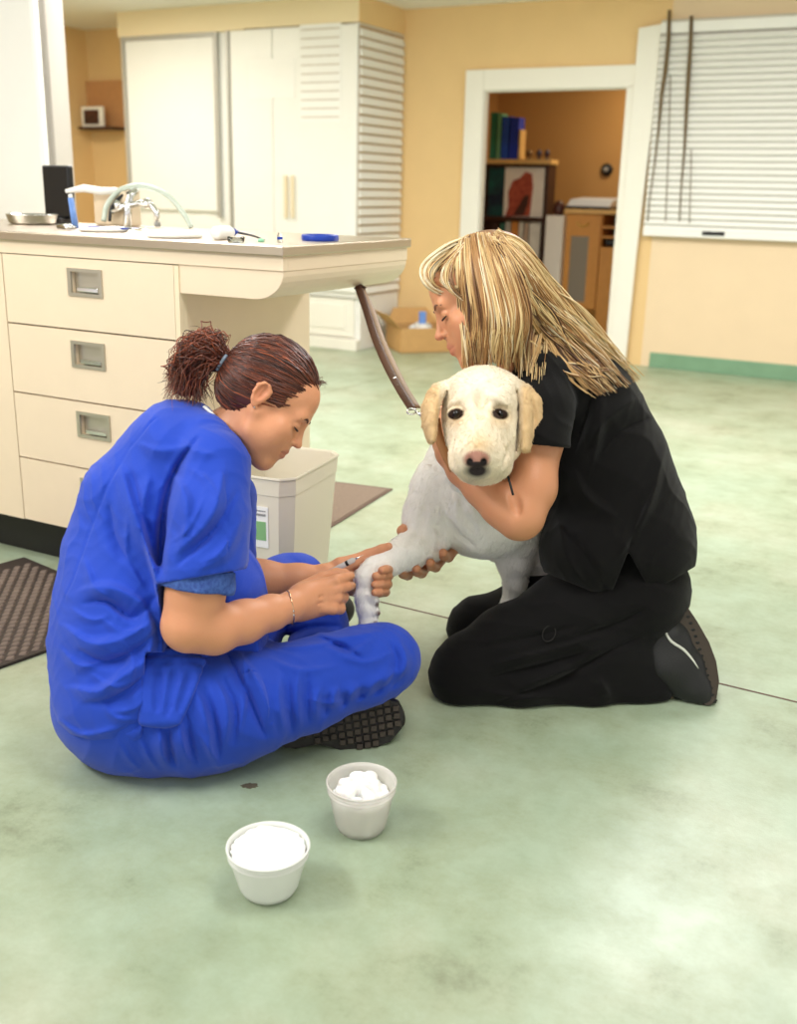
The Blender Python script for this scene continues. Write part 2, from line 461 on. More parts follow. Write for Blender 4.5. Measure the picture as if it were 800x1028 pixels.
# ================================================================ materials of the room
def floor_mat():
    m = bpy.data.materials.new('painted_concrete'); m.use_nodes = True; nt = m.node_tree; N = nt.nodes; L = nt.links; b = N['Principled BSDF']
    tc = N.new('ShaderNodeTexCoord')
    n1 = N.new('ShaderNodeTexNoise'); n1.inputs['Scale'].default_value = 1.1; n1.inputs['Detail'].default_value = 5; n1.inputs['Roughness'].default_value = .6
    n2 = N.new('ShaderNodeTexNoise'); n2.inputs['Scale'].default_value = 9; n2.inputs['Detail'].default_value = 8; n2.inputs['Roughness'].default_value = .7
    n3 = N.new('ShaderNodeTexNoise'); n3.inputs['Scale'].default_value = 3.2; n3.inputs['Detail'].default_value = 9; n3.inputs['Roughness'].default_value = .75
    for n in (n1, n2, n3): L.new(tc.outputs['Object'], n.inputs['Vector'])
    def ramp(src, stops):
        r = N.new('ShaderNodeValToRGB'); el = r.color_ramp.elements
        el[0].position, el[0].color = stops[0][0], lin(stops[0][1]); el[1].position, el[1].color = stops[-1][0], lin(stops[-1][1])
        for p, c in stops[1:-1]:
            e = el.new(p); e.color = lin(c)
        L.new(src, r.inputs['Fac']); return r.outputs['Color']
    c1 = ramp(n1.outputs['Fac'], [(.30, (160,178,154)), (.5, (171,186,162)), (.70, (186,191,170))])
    c2 = ramp(n3.outputs['Fac'], [(.40, (255,255,255)), (.56, (236,233,224)), (.72, (186,182,168))])
    c3 = ramp(n2.outputs['Fac'], [(.3, (244,246,244)), (.6, (255,255,255))])
    def mul(a, c, f=1.0):
        x = N.new('ShaderNodeMix'); x.data_type = 'RGBA'; x.blend_type = 'MULTIPLY'; x.inputs['Factor'].default_value = f
        L.new(a, x.inputs['A']); L.new(c, x.inputs['B']); return x.outputs['Result']
    c = mul(mul(c1, c2), c3)
    L.new(c, b.inputs['Base Color'])
    mr = N.new('ShaderNodeMapRange'); mr.inputs['To Min'].default_value = .22; mr.inputs['To Max'].default_value = .5
    L.new(n3.outputs['Fac'], mr.inputs['Value']); L.new(mr.outputs['Result'], b.inputs['Roughness'])
    bp = N.new('ShaderNodeBump'); bp.inputs['Strength'].default_value = .12; bp.inputs['Distance'].default_value = .01
    L.new(n2.outputs['Fac'], bp.inputs['Height']); L.new(bp.outputs['Normal'], b.inputs['Normal'])
    return m
MT = dict(
    floor=floor_mat(),
    joint=mat('floor_joint_dark', (96,74,64), .8),
    stain=mat('floor_stain', (100,92,74), .6, var=.3, vscale=60),
    orange=mat('orange_wall_paint', (238,203,146), .6, bump=.08, bscale=90, var=.03),
    peach=mat('peach_wall_paint', (238,213,178), .6, bump=.08, bscale=90, var=.03),
    cream=mat('cream_soffit_paint', (246,228,190), .6, bump=.06, bscale=90),
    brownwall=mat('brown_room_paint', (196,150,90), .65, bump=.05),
    ceil=mat('ceiling_white', (240,238,230), .8, bump=.1, bscale=60),
    white=mat('white_gloss_paint', (246,245,240), .35, var=.02),
    whitem=mat('white_matte', (246,245,240), .6, var=.02),
    trim=mat('white_trim_paint', (244,241,230), .4, var=.02),
    green=mat('green_baseboard_paint', (126,164,132), .45, var=.1, vscale=10),
    lam=mat('cream_laminate', (236,217,188), .38, var=.025, vscale=14),
    lamside=mat('cream_laminate_edge', (236,220,188), .45),
    gap=mat('dark_gap', (70,52,36), .9),
    kick=mat('black_kick_plate', (22,21,20), .5),
    steel=mat('brushed_steel', (204,190,172), .3, metal=1.0, bump=.15, bscale=120, stretch=(1,40,40)),
    chrome=mat('polished_chrome', (225,225,225), .12, metal=1.0),
    nickel=mat('nickel_pull', (196,190,176), .32, metal=.85),
    mat_dark=mat('dark_rubber_mat', (124,108,98), .75, bump=.3, bscale=60, var=.25, vscale=12),
    mat_brown=mat('brown_carpet_mat', (138,120,104), .9, bump=.8, bscale=400, var=.2, vscale=120),
    mat_edge=mat('brown_rubber_edge', (106,84,72), .7),
    bin=mat('beige_plastic', (230,222,202), .4, spec=.4),
    black=mat('black_plastic', (20,20,22), .35),
    blackmatte=mat('black_matte', (18,18,18), .8),
    blue=mat('royal_blue_plastic', (18,60,168), .35),
    bluel=mat('light_blue_plastic', (110,150,220), .3),
    paper=mat('white_paper', (248,247,243), .7),
    grey=mat('grey_plastic', (150,150,148), .45),
    glass=mat('clear_plastic', (245,250,250), .08, trans=1.0, ior=1.2, rgb2=None),
    card=mat('brown_cardboard', (206,162,104), .8, bump=.1, bscale=80, var=.08, vscale=20),
    walnut=mat('dark_walnut_shelf', (62,34,24), .45, var=.3, vscale=20, stretch=(1,8,1)),
    pine=mat('honey_pine', (214,150,72), .45, var=.18, vscale=18, stretch=(8,8,1)),
    pineedge=mat('pine_edge', (226,182,112), .5, var=.1, vscale=20),
    smoke=mat('grey_cabinet_glass', (140,134,122), .12, spec=.8),
)
R = MT
BY = 6.84          # the back wall
CX, CY = -3.70, 6.23   # corner of the built-in cupboards
# floor, ceiling, walls
fl = MB().box((-8, -2.5, -.1), (4, 10.5, 0)).build('floor', R['floor']); tag(fl, kind='structure')
CZ = 2.25
ce = MB().box((-8, -2.5, CZ), (4, 10.5, CZ+.1)).build('ceiling', R['ceil']); tag(ce, kind='structure')
dx0, dx1, dz = -3.075, -2.10, 1.722
wb = MB()
wb.box((CX-.02, BY, 0), (dx0-.02, BY+.045, CZ)); wb.box((dx0-.02, BY, dz+.02), (dx1+.02, BY+.045, CZ)); wb.box((dx1+.02, BY, 0), (-1.86, BY+.045, CZ))
tag(wb.build('wall_back', R['orange']), kind='structure')
wr = MB(); wr.box((-1.86, BY-.004, 0), (4, BY+.12, CZ)); tag(wr.build('wall_back_right', R['peach']), kind='structure')
# wall behind the cupboards, left
tag(MB().box((-8, BY, 0), (CX-.02, BY+.12, CZ)).build('wall_back_left', R['orange']), kind='structure')
tag(MB().box((CX-.9, CY, 2.092), (CX, BY, CZ)).build('wall_soffit', [R['cream']]), kind='structure')
s2 = MB().box((-5.72, CY, 2.085), (CX-.9, BY, CZ)); tag(s2.build('wall_soffit_left', R['cream']), kind='structure')
sx = MB().box((CX, CY+.001, 2.092), (CX+.004, BY, CZ)); tag(sx.build('wall_soffit_side', R['orange']), kind='structure')
tag(MB().box((-6.72, -2.5, 0), (-6.62, BY, CZ)).build('wall_left', R['orange']), kind='structure')
# room seen through the doorway
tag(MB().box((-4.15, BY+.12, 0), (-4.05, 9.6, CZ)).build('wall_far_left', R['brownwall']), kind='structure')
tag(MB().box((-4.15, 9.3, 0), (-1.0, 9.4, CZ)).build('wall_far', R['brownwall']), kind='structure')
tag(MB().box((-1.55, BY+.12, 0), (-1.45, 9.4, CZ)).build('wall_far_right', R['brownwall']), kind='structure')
# door casing
w = .135
dc = MB()
dc.box((dx0-w, BY-.03, 0), (dx0, BY, dz+.13)); dc.box((dx0, BY-.03, dz), (dx1+.05, BY, dz+.13)); dc.box((dx1, BY-.03, 0), (dx1+.10, BY, dz))
dc.box((dx0-.03, BY-.012, 0), (dx0+.006, BY+.055, dz)); dc.box((dx1-.006, BY-.012, 0), (dx1+.03, BY+.055, dz)); dc.box((dx0, BY-.012, dz-.008), (dx1, BY+.055, dz+.03))
tag(dc.build('trim_1', R['trim'], bevel=.006), kind='structure')
# baseboard
b0 = onz(640, 367)[0]
tag(MB().box((-1.80, BY-.022, 0), (4, BY-.004, .095)).build('baseboard_right', R['green'], bevel=.003), kind='structure')
tag(MB().box((CX, BY-.02, 0), (dx0-w, BY, .095)).build('baseboard_back', R['green'], bevel=.003), kind='structure')
# saw-cut joints of the slab
def strip(a, b, w, z=.0006):
    a = np.array(a); b = np.array(b); d = (b-a)/np.linalg.norm(b-a); n = np.array([-d[1], d[0], 0])*w/2
    v = [a-n, b-n, b+n, a+n]; v = [(p[0], p[1], z) for p in v]+[(p[0], p[1], -.01) for p in v]
    return v
def joint(p, q, w, ext=(0, 0)):
    a, b = onz(*p), onz(*q); d = (b-a)/np.linalg.norm(b-a); a = a-d*ext[0]; b = b+d*ext[1]
    return MB().add(strip(a, b, w), [(0,1,2,3),(7,6,5,4),(0,4,5,1),(1,5,6,2),(2,6,7,3),(3,7,4,0)])
tag(joint((385,605), (800,705), .007, (.6, 1.5)).build('trim_2', R['joint']), kind='structure')
tag(joint((329,394), (444,364), .009, (1.0, 3.0)).build('trim_3', mat('faint_joint', (158,164,138), .7)), kind='structure')
def blob(name, px, py, rx, ry, seed, label):
    c = onz(px, py); rr = np.random.default_rng(seed); n = 26; vs = []
    for k in range(n):
        a = 2*math.pi*k/n; q = .6+.5*rr.random(); d = onz(px+rx*q*math.cos(a), py+ry*q*math.sin(a)); vs.append((d[0], d[1], .0009))
    vs += [(v[0], v[1], -.004) for v in vs]
    m = MB().add(vs, [tuple(range(n)), tuple(range(2*n-1, n-1, -1))]+[(i, (i+1) % n, n+(i+1) % n, n+i) for i in range(n)])
    tag(m.build(name, R['stain']), label, 'stain')
blob('floor_stain', 250, 789, 9, 3.2, 1, 'small brown scuff mark on the green floor below the seated woman in blue')

# ================================================================ built-in white cupboards
def cupboard():
    t = empty('tall_cupboard', (-4.2, CY+.3, 0), 'tall white built-in cupboard with thin pull handles and slatted side, left of the doorway', 'cupboard')
    x0 = -4.72
    MB().box((x0, CY+.02, .36), (CX, BY-.005, 2.09)).box((x0, CY+.06, 0), (CX, BY-.005, .36)).build('body', R['white'], t, bevel=.004)
    MB().box((x0+.004, CY-.004, .40), ((x0+CX)/2-.16, CY+.02, 2.082)).build('door', R['white'], t, bevel=.004)
    d = MB().box(((x0+CX)/2-.155, CY-.004, .40), (CX-.004, CY+.02, 2.082)).build('door', R['white'], t, bevel=.004)
    # raised panel doors of the base
    for a, b in ((x0+.03, -4.22), (-4.19, CX-.04)):
        q = MB().box((a, CY+.035, .09), (b, CY+.06, .35)).box((a+.06, CY+.028, .14), (b-.06, CY+.036, .31)).build('base_door', R['trim'], t, bevel=.006)
    MB().box((x0, CY-.0, 0), (CX+.004, CY+.06, .075)).build('plinth', R['trim'], t, bevel=.004)
    # side slats
    mb = MB(); n = 29
    MB().box((CX, CY+.012, .37), (CX+.004, BY-.02, 2.08)).build('slat_gap_shade', mat('tan_gap_shade', (186,160,128), .8), t)  # darker tan sheet put in as the shade between the slats
    for i in range(n):
        z = .385+i*(2.07-.385)/n
        mb.prism([(CX+.004, z), (CX+.024, z+.004), (CX+.010, z+.045), (CX+.004, z+.045)], CY+.015, BY-.025, 'y')
    mb.build('slatted_side', R['whitem'], t)
    for px in (285.5, 292.5):
        a, b = ony(px, 176, CY-.03), ony(px+1, 219, CY-.03)
        MB().box((a[0]-.012, CY-.028, b[2]), (a[0]+.012, CY-.004, a[2])).build('handle', R['lamside'], t, bevel=.005)
    return t
cupboard()
# notice with ruled lines taped on the cupboard
a, b = ony(301, 25, CY-.006), ony(342, 122, CY-.006)
nt_ = empty('wall_notice', ((a[0]+b[0])/2, CY-.006, b[2]), 'white ruled notice sheet taped high on the tall cupboard door', 'notice')
MB().box((a[0], CY-.0075, b[2]), (b[0], CY-.0045, a[2])).build('sheet', R['paper'], nt_)
rl = MB()
for i in range(11):
    z = a[2]-.03-i*(a[2]-b[2]-.05)/10.2; rl.box((a[0]+.01, CY-.0095, z-.006), (b[0]-.012, CY-.0074, z+.003))
rl.build('ruled_lines', mat('notice_lines', (206,198,186), .7), nt_)
a, b = ony(250, 60, CY-.006), ony(296, 98, CY-.006)
n2 = MB().box((a[0], CY-.0075, b[2]), (b[0], CY-.0045, a[2])).build('paper_sheet', R['paper']); tag(n2, 'blank white paper sheet taped on the tall cupboard left of the ruled notice', 'paper')
# whiteboard cupboard further left
t = empty('sliding_cupboard', (-5.2, CY+.3, 0), 'white cupboard with grey framed flat sliding door, far left of the tall cupboard', 'cupboard')
MB().box((-5.70, CY+.03, 0), (-4.725, BY-.005, 2.084)).build('body', R['white'], t)
MB().box((-5.66, CY+.004, .9), (-4.86, CY+.03, 2.055)).build('door', R['white'], t, bevel=.003)
fm = MB(); g = mat('grey_aluminium', (186,184,178), .4, metal=.3)
fm.box((-5.695, CY-.004, .86), (-5.665, CY+.032, 2.084)); fm.box((-5.665, CY-.004, 2.056), (-4.86, CY+.032, 2.084)); fm.box((-4.862, CY-.004, .86), (-4.83, CY+.032, 2.084)); fm.box((-4.75, CY-.004, .3), (-4.728, CY+.032, 2.084))
fm.build('frame', g, t)

# wood wall panel with small shelf and framed photo, far left corner
a, b = ony(86, 82, BY-.01), ony(121, 130, BY-.01)
pn = MB().box((a[0], BY-.03, b[2]), (b[0]+.1, BY, a[2])).build('cork_board', mat('tan_cork', (204,150,98), .8, var=.12, vscale=60)); tag(pn, 'small tan cork board on the orange wall at far left', 'board')
sh = MB().box((ony(78, 128, BY-.2)[0], BY-.2, ony(95,130,BY-.2)[2]), (ony(112, 128, BY-.2)[0], BY-.03, ony(95,127,BY-.2)[2])).build('wall_shelf', R['walnut'], bevel=.003); tag(sh, 'little dark wall shelf under the cork board, far left', 'shelf')
pz = ony(95,127,BY-.2)[2]
pf = empty('framed_photo', (ony(92,125,BY-.15)[0], BY-.15, pz), 'small white framed photo standing on the little dark shelf, far left', 'photo frame')
fx0, fx1, fz = ony(83,120,BY-.15)[0], ony(104,120,BY-.15)[0], ony(94,107,BY-.15)[2]
MB().box((fx0, BY-.16, pz), (fx1, BY-.135, fz)).build('frame', R['trim'], pf, bevel=.003)
MB().box((fx0+.03, BY-.165, pz+.02), (fx1-.04, BY-.158, fz-.025)).build('picture', mat('dark_photo', (90,48,34), .4, rgb2=(20,16,16), vscale=30), pf)

# ================================================================ left foreground: tall white fridge-like unit
t = empty('white_refrigerator', (-3.55, 3.5, 0), 'tall glossy white refrigerator behind the counter at the left edge', 'refrigerator')
xA = ony(52, 213, 3.0)[0]; xB = ony(76, 200, 3.55)[0]
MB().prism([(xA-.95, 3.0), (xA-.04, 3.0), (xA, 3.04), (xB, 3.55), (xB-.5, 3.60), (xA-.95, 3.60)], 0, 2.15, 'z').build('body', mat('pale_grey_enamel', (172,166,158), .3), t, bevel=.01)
MB().box((xA-.95, 2.96, .05), (xA+.015, 2.998, 2.13)).build('door', R['white'], t, bevel=.012)

# ================================================================ window with venetian blind
wt = empty('venetian_blind', (-.7, BY-.06, .84), 'white venetian blind hanging over the window on the peach wall, right', 'blind')
zt = ony(720, 20, BY-.06)[2]; z0 = .835; xl = -1.905; xr = .55
win = MB().box((xl-.01, BY-.03, z0+.03), (xr+.02, BY-.002, zt+.02)).build('window_1', mat('shaded_window', (214,208,196), .5), bevel=.004); tag(win, kind='structure')  # grey put into the window colour for the shade between blind slats
mb = MB(); n = 30; yb = BY-.055
for i in range(n):
    z = z0+.03+i*(zt-.07-z0-.03)/n
    mb.prism([(yb+.012, z), (yb-.012, z+.004), (yb-.018, z+.009), (yb+.004, z+.035), (yb+.010, z+.035)], xl, xr, 'x')
mb.build('slats', R['whitem'], wt)
MB().box((xl, yb-.02, zt-.06), (xr, yb+.02, zt+.0)).build('head_rail', R['white'], wt, bevel=.004)
MB().box((xl, yb-.02, z0), (xr, yb+.014, z0+.035)).build('bottom_rail', R['white'], wt, bevel=.005)
la, lb = ony(705, 232, yb-.022), ony(727, 237, yb-.022)
MB().box((la[0], yb-.024, lb[2]), (lb[0], yb-.019, la[2])).build('rail_clip', R['black'], wt)
gc = mat('worn_cord', (112,92,62), .8)
for pts in ([(672,10),(671,40),(668,70),(664,95),(661,130),(657,165),(652,200),(650,222)], [(694,16),(693,45),(691,75),(689,110),(687,150),(684,185),(682,222)]):
    MB().tube([ony(x, y, yb-.03) for x, y in pts], [.011,.012,.013,.011,.007,.005,.004,.004], seg=7).build('cord', gc, wt)
MB().tube([ony(x, y, yb-.028) for x, y in ((673,75),(671,150),(668,222))], .003, seg=6).build('cord', gc, wt)
MB().tube([ony(x, y, yb-.028) for x, y in ((694,150),(693,190),(692,224))], .003, seg=6).build('cord', gc, wt)
# leaning white board beside the doorway
pl = [(641,28),(664,24),(655,120),(648.5,171),(638,260),(629,346),(613,337),(622,240),(632,130)]
v = [ony(x, y, BY-.05) for x, y in pl]; v[5] = v[5]*[1,1,0]+[0,0,.0]; v[6] = v[6]*[1,1,0]
vs = [(p[0], BY-.05, max(p[2], 0)) for p in v]+[(p[0], BY-.031, max(p[2], 0)) for p in v]; n = len(v)
o = MB().add(vs, [tuple(range(n)), tuple(range(2*n-1, n-1, -1))]+[(i, n+i, n+(i+1) % n, (i+1) % n) for i in range(n)]).build('casing_board', R['trim'], bevel=.003)
tag(o, 'tall white casing board standing between the doorway and the window blind', 'board')
# ================================================================ things in the far room, seen through the doorway
YS = 8.2   # front of the bookcase
def rx(px, py, Y): return ony(px, py, Y)
t = empty('bookcase', (-3.9, YS+.15, 0), 'dark walnut bookcase in the far room seen through the doorway', 'bookcase')
xL = -4.03; xR = rx(549, 200, YS)[0]; zs = [rx(525,160,YS)[2], rx(525,218,YS)[2]]
ztop = zs[0]
MB().box((xR-.03, YS, 0), (xR, YS+.17, ztop)).build('side_panel', R['walnut'], t, bevel=.002)
MB().box((xL, YS+.155, 0), (xR-.03, YS+.17, ztop-.02)).build('back_panel', R['walnut'], t)
for z, m in ((ztop, R['pineedge']), (zs[1], R['walnut']), (.55, R['walnut']), (.1, R['walnut'])):
    MB().box((xL, YS-.01, z-.035), (xR+(.02 if z == ztop else -.03), YS+.155, z)).build('shelf', m, t, bevel=.002)
MB().box((xL, YS-.002, ztop-.06), (xR-.03, YS+.02, ztop-.035)).build('rail', R['walnut'], t)
def book(px0, px1, py_top, py_bot, Y, rgb, label, shelf, d=.12, lean=0, cat='book', group='books in the walnut bookcase', name='book'):
    x0, x1 = rx(px0, py_bot, Y)[0], rx(px1, py_bot, Y)[0]; zb = shelf; ztp = rx(px0, py_top, Y)[2]
    e = empty(name, ((x0+x1)/2, Y+d/2, zb), label, cat, group)
    c = mat('cover_'+str(abs(hash(label)) % 999), rgb, .5, var=.12, vscale=20)
    g = .003
    MB().box((x0, Y, zb+.001), (x0+g, Y+d, ztp)).box((x1-g, Y, zb+.001), (x1, Y+d, ztp)).box((x0, Y, zb+.001), (x1, Y+g, ztp)).build('cover', c, e)
    MB().box((x0+g, Y+g, zb+.006), (x1-g, Y+d-.006, ztp-.006)).build('pages', R['paper'], e)
    return e
# top row
book(491, 497, 113, 158, YS+.02, (44,128,100), 'dark green book on top of the walnut bookcase, leftmost', ztop)
book(497.5, 502, 114, 158, YS+.02, (112,172,130), 'pale green book on the bookcase top, next to the blue books', ztop)
book(502.5, 510, 117, 158, YS+.02, (36,84,190), 'blue book on the bookcase top, left of the widest blue one', ztop)
book(510.5, 519, 118, 158, YS+.02, (28,58,178), 'wide dark blue book at the right end of the top row', ztop)
a = rx(519.8,158,YS+.03); b = rx(523, 130, YS+.03)
tag(MB().box((a[0], YS+.03, ztop), (b[0], YS+.14, b[2])).build('bookend', R['pineedge'], bevel=.002), 'narrow light wooden bookend right of the blue books', 'bookend')
# small ornaments on the top shelf
om = mat('bronze_ornament', (120,92,58), .4, metal=.5); om2 = mat('dark_ornament', (60,44,60), .4)
for i, (px, py, r, m, lb) in enumerate(((531, 152, .03, om, 'small bronze ornament on the bookcase top, left one'), (541, 153, .026, om2, 'small dark ornament on the bookcase top, middle one'), (549, 154, .024, om2, 'small dark ornament at the right end of the bookcase top'))):
    c = rx(px, 158, YS+.06); c = np.array([c[0], YS+.06, ztop])
    tag(MB().lathe(c, [(r*.8,0),(r*.5,.006),(r*.3,.02),(r*.9,.035),(r,.05),(r*.6,.068),(r*.25,.078),(0,.082)], 16).build('ornament', m), lb, 'ornament')
# pictures between the shelves
mz = zs[1]
def leaner(px0, px1, pyt, Y, rgb, rgb2, label, mark=None):
    x0, x1 = rx(px0, 215, Y)[0], rx(px1, 215, Y)[0]; zt_ = rx(px0, pyt, Y)[2]
    e = empty('picture_board', ((x0+x1)/2, Y, mz), label, 'picture')
    MB().box((x0, Y, mz), (x1, Y+.012, zt_)).build('board', mat('pic_'+label[:6], rgb, .5, rgb2=rgb2, vscale=9, detail=1), e)
    return e, x0, x1, zt_
leaner(489, 508, 167, YS+.07, (24,96,84), (14,40,60), 'dark green picture leaning on the middle shelf at left')
e, x0, x1, z1 = leaner(505, 546, 167, YS+.035, (242,234,220), (236,226,212), 'white board with a rusty red figure print on the middle shelf')
h = z1-mz; red = mat('rust_red_print', (190,92,66), .6, rgb2=(150,60,44), vscale=25); brn = mat('brown_print', (74,40,30), .6)
pr = MB(); ww = x1-x0
def flat(pts, m_i): 
    vs = [(x0+ww*u, YS+.033, mz+h*v) for u, v in pts]+[(x0+ww*u, YS+.0352, mz+h*v) for u, v in pts]; n = len(pts)
    pr.add(vs, [tuple(range(n)), tuple(range(2*n-1, n-1, -1))]+[(i, n+i, n+(i+1) % n, (i+1) % n) for i in range(n)], m_i)
flat([(.05,.0),(.12,.2),(.1,.5),(.2,.72),(.38,.78),(.5,.9),(.66,.86),(.7,.6),(.68,.3),(.66,.02)], 0)
pr.build('figure_print', [red], e)
pr = MB(); flat([(.25,.03),(.5,.42),(.62,.45),(.6,.25),(.5,.03)], 0)
for v_ in pr.v: pass
pr.v = [(x, y-.0015, z) for x, y, z in pr.v]; pr.build('dark_print', [brn], e)
# lower row of books
lz = .55
for i, (a, b, tpy, rgb, lb) in enumerate(((491,500,223,(52,30,26),'dark brown book on the lower shelf, leftmost'), (500.5,505,224,(60,120,100),'teal book on the lower shelf between brown and white ones'), (505.5,511,222,(206,200,186),'off white book on the lower shelf left of the orange one'), (511.5,518.5,222,(226,148,72),'orange book on the lower shelf'), (519,524,222,(232,224,206),'cream book on the lower shelf right of the orange one'), (524.5,529,223,(214,186,160),'beige book on the lower shelf near the white file box'), (529.5,541,222,(236,230,216),'thick white binder on the lower shelf'))):
    x = rx(a, 300, YS+.03)[0]; book(a, b, tpy, 258, YS+.03, rgb, lb, rx(520, 260, YS+.03)[2])
MB().box((xL, YS+.0, rx(520,260,YS+.03)[2]-.03), (xR-.03, YS+.155, rx(520,260,YS+.03)[2])).build('shelf', R['walnut'], t, bevel=.002)
# tall white file box right of the bookcase
Yf = 8.0; x0, x1 = rx(543,300,Yf)[0], rx(564,300,Yf)[0]-.03; zt_ = rx(543,216,Yf)[2]
o = MB().box((x0, Yf, 0), (x1, Yf+.3, zt_)).build('file_cabinet', mat('off_white_metal', (226,220,208), .5), bevel=.006); tag(o, 'narrow plain off white cabinet between the bookcase and the pine cabinet', 'cabinet')
# pine cabinet with glass door
Yc = 8.05; xa, xb, xc = rx(563,290,Yc)[0], rx(598,290,Yc)[0], rx(613,290,Yc)[0]; zc = rx(590,212,Yc)[2]; zb_ = rx(585,311,Yc)[2]
t = empty('pine_cabinet', ((xa+xc)/2, Yc+.2, 0), 'honey pine cabinet with glass door and brass pull in the far room', 'cabinet')
MB().box((xa, Yc+.02, max(zb_,0)), (xb+.01, Yc+.42, zc-.02)).box((xb+.01, Yc+.38, 0), (xc+.06, Yc+.42, zc-.02)).box((xc+.04, Yc+.02, 0), (xc+.07, Yc+.42, zc-.02)).build('body', R['pine'], t, bevel=.004)
MB().box((xa-.01, Yc-.02, zc-.02), (xc+.09, Yc+.44, zc+.012)).build('top', R['pineedge'], t, bevel=.005)
dzh = rx(580,235,Yc)[2]; gl0, gl1 = rx(573,240,Yc)[0], rx(591,240,Yc)[0]; gz1, gz0 = rx(580,237,Yc)[2], rx(580,303,Yc)[2]
dr = MB().box((xa+.01, Yc, gz1), (xb, Yc+.02, zc-.03)).box((xa+.01, Yc, zb_+.01), (xb, Yc+.02, gz0)).box((xa+.01, Yc, gz0), (gl0, Yc+.02, gz1)).box((gl1, Yc, gz0), (xb, Yc+.02, gz1)).build('door', R['pine'], t)
MB().box((gl0, Yc+.006, gz0), (gl1, Yc+.012, gz1)).build('glass', R['smoke'], dr)
hc = rx(585,223,Yc-.005)
MB().tube([hc+np.array([.045*math.cos(a), -.006, -.03*math.sin(a)]) for a in np.linspace(0, math.pi, 11)], .007, seg=8).build('pull', mat('brass', (214,176,92), .3, metal=.9), dr)
MB().box((xb+.012, Yc, 0.0), (xc+.04, Yc+.02, rx(605,248,Yc)[2])).build('door', R['pine'], t, bevel=.003)
for py in (228, 238): 
    z = rx(605,py,Yc)[2]; MB().box((xb+.01, Yc+.02, z-.008), (xc+.04, Yc+.38, z+.008)).build('inner_shelf', R['pine'], t)
z = rx(605,247,Yc)[2]
tag(MB().box((xb+.03, Yc+.05, z+.001), (xc+.03, Yc+.3, z+.05)).build('storage_case', R['black'], bevel=.01), 'small black case inside the open side of the pine cabinet', 'case')
x0, x1 = rx(566,205,Yc)[0], rx(611,205,Yc)[0]
pt = empty('printer', ((x0+x1)/2, Yc+.2, zc+.012), 'flat silver and black printer on top of the pine cabinet', 'printer')
MB().box((x0, Yc+.03, zc+.012), (x1, Yc+.4, zc+.035)).build('base', R['black'], pt, bevel=.004)
MB().prism([(Yc+.03, zc+.035), (Yc+.4, zc+.035), (Yc+.4, zc+.10), (Yc+.12, zc+.085)], x0+.01, x1-.005, 'x').build('lid', mat('silver_plastic', (190,194,200), .4), pt, bevel=.003)
# little items left of the printer
c = rx(560, 214, Yf+.1)
tag(MB().lathe((c[0]-.0, Yf+.12, zt_), [(.03,0),(.045,.02),(.05,.05),(.04,.09),(.02,.11),(0,.115)], 18).build('dark_jar', mat('dark_brown_ceramic', (70,34,26), .4)), 'round dark brown jar on the off white cabinet', 'jar')
# round thermostat on the far wall
c = ony(609.5, 170.5, 9.3)
th = empty('thermostat', (c[0], 9.29, c[2]), 'small round dark thermostat on the brown far wall', 'thermostat')
MB().lathe((c[0], 9.30, c[2]), [(.052,0),(.052,.02),(.04,.03)], 24, axis=(0,-1,0)).build('dial', R['black'], th)
MB().lathe((c[0]-.005, 9.268, c[2]), [(.024,0),(.024,.006),(.0,.008)], 20, axis=(0,-1,0)).build('button', R['grey'], th)
# small stool base visible under the pine cabinet
# cardboard box by the cupboard
t = empty('cardboard_box', (-3.35, 6.35, 0), 'open brown cardboard box on the floor beside the cupboard plinth', 'box')
p0, p1, p2 = onz(402, 354), onz(441, 346), onz(371, 344)
def quadwall(a, b, z0, z1, th=.008):
    a = np.array(a); b = np.array(b); d = b-a; n = np.array([-d[1], d[0], 0]); n = n/np.linalg.norm(n)*th
    v = [a, b, b+n, a+n]; v = [(q[0], q[1], z0) for q in v]+[(q[0], q[1], z1) for q in v]
    return v, [(0,3,2,1),(4,5,6,7),(0,1,5,4),(1,2,6,5),(2,3,7,6),(3,0,4,7)]
p0 = np.array([-3.40, 6.34, 0]); p1 = np.array([-3.13, 6.62, 0]); p2 = np.array([-3.64, 6.56, 0])
p3 = p2+(p1-p0); hb = ony(402, 330, p0[1])[2]
m = MB()
for a, b in ((p0, p1), (p1, p3), (p3, p2), (p2, p0)): m.add(*quadwall(a, b, 0, hb))
v = [(q[0], q[1], .0) for q in (p0, p1, p3, p2)]+[(q[0], q[1], .006) for q in (p0, p1, p3, p2)]
m.add(v, [(0,3,2,1),(4,5,6,7),(0,1,5,4),(1,2,6,5),(2,3,7,6),(3,0,4,7)]); m.build('carton', R['card'], t)
fb = MB()
def flap(a, b, out, up):
    a = np.array([a[0], a[1], hb]); b = np.array([b[0], b[1], hb]); o_ = np.array([out[0], out[1], up]); n = np.array([0, 0, .006])
    v = [a, b, b+o_, a+o_]; v = [tuple(q) for q in v]+[tuple(q-n) for q in v]
    return MB().add(v, [(0,1,2,3),(7,6,5,4),(0,4,5,1),(1,5,6,2),(2,6,7,3),(3,7,4,0)])
nrm = (p2-p0)/np.linalg.norm(p2-p0)
flap(p2, p0, (-.05, -.10), .10).build('flap', R['card'], t)
flap(p3, p1, (.03, .02), .13).build('flap', R['card'], t)
flap(p2, p3, (.0, .10), .10).build('flap', R['card'], t)
c = (p0+p1+p2+p3)/4
v = Vol(c-[.2,.2,0], c+[.2,.2,.4], .008)
for i in range(9): v.ell(c+np.array([rng.uniform(-.07,.07), rng.uniform(-.06,.06), hb*.5+rng.uniform(0,.07)]), (rng.uniform(.03,.07), rng.uniform(.03,.06), .05), k=.01)
tag(soft('crumpled_wrapping', v, mat('white_plastic_film', (226,226,222), .35)), 'crumpled white plastic wrapping inside the cardboard box', 'wrapping')
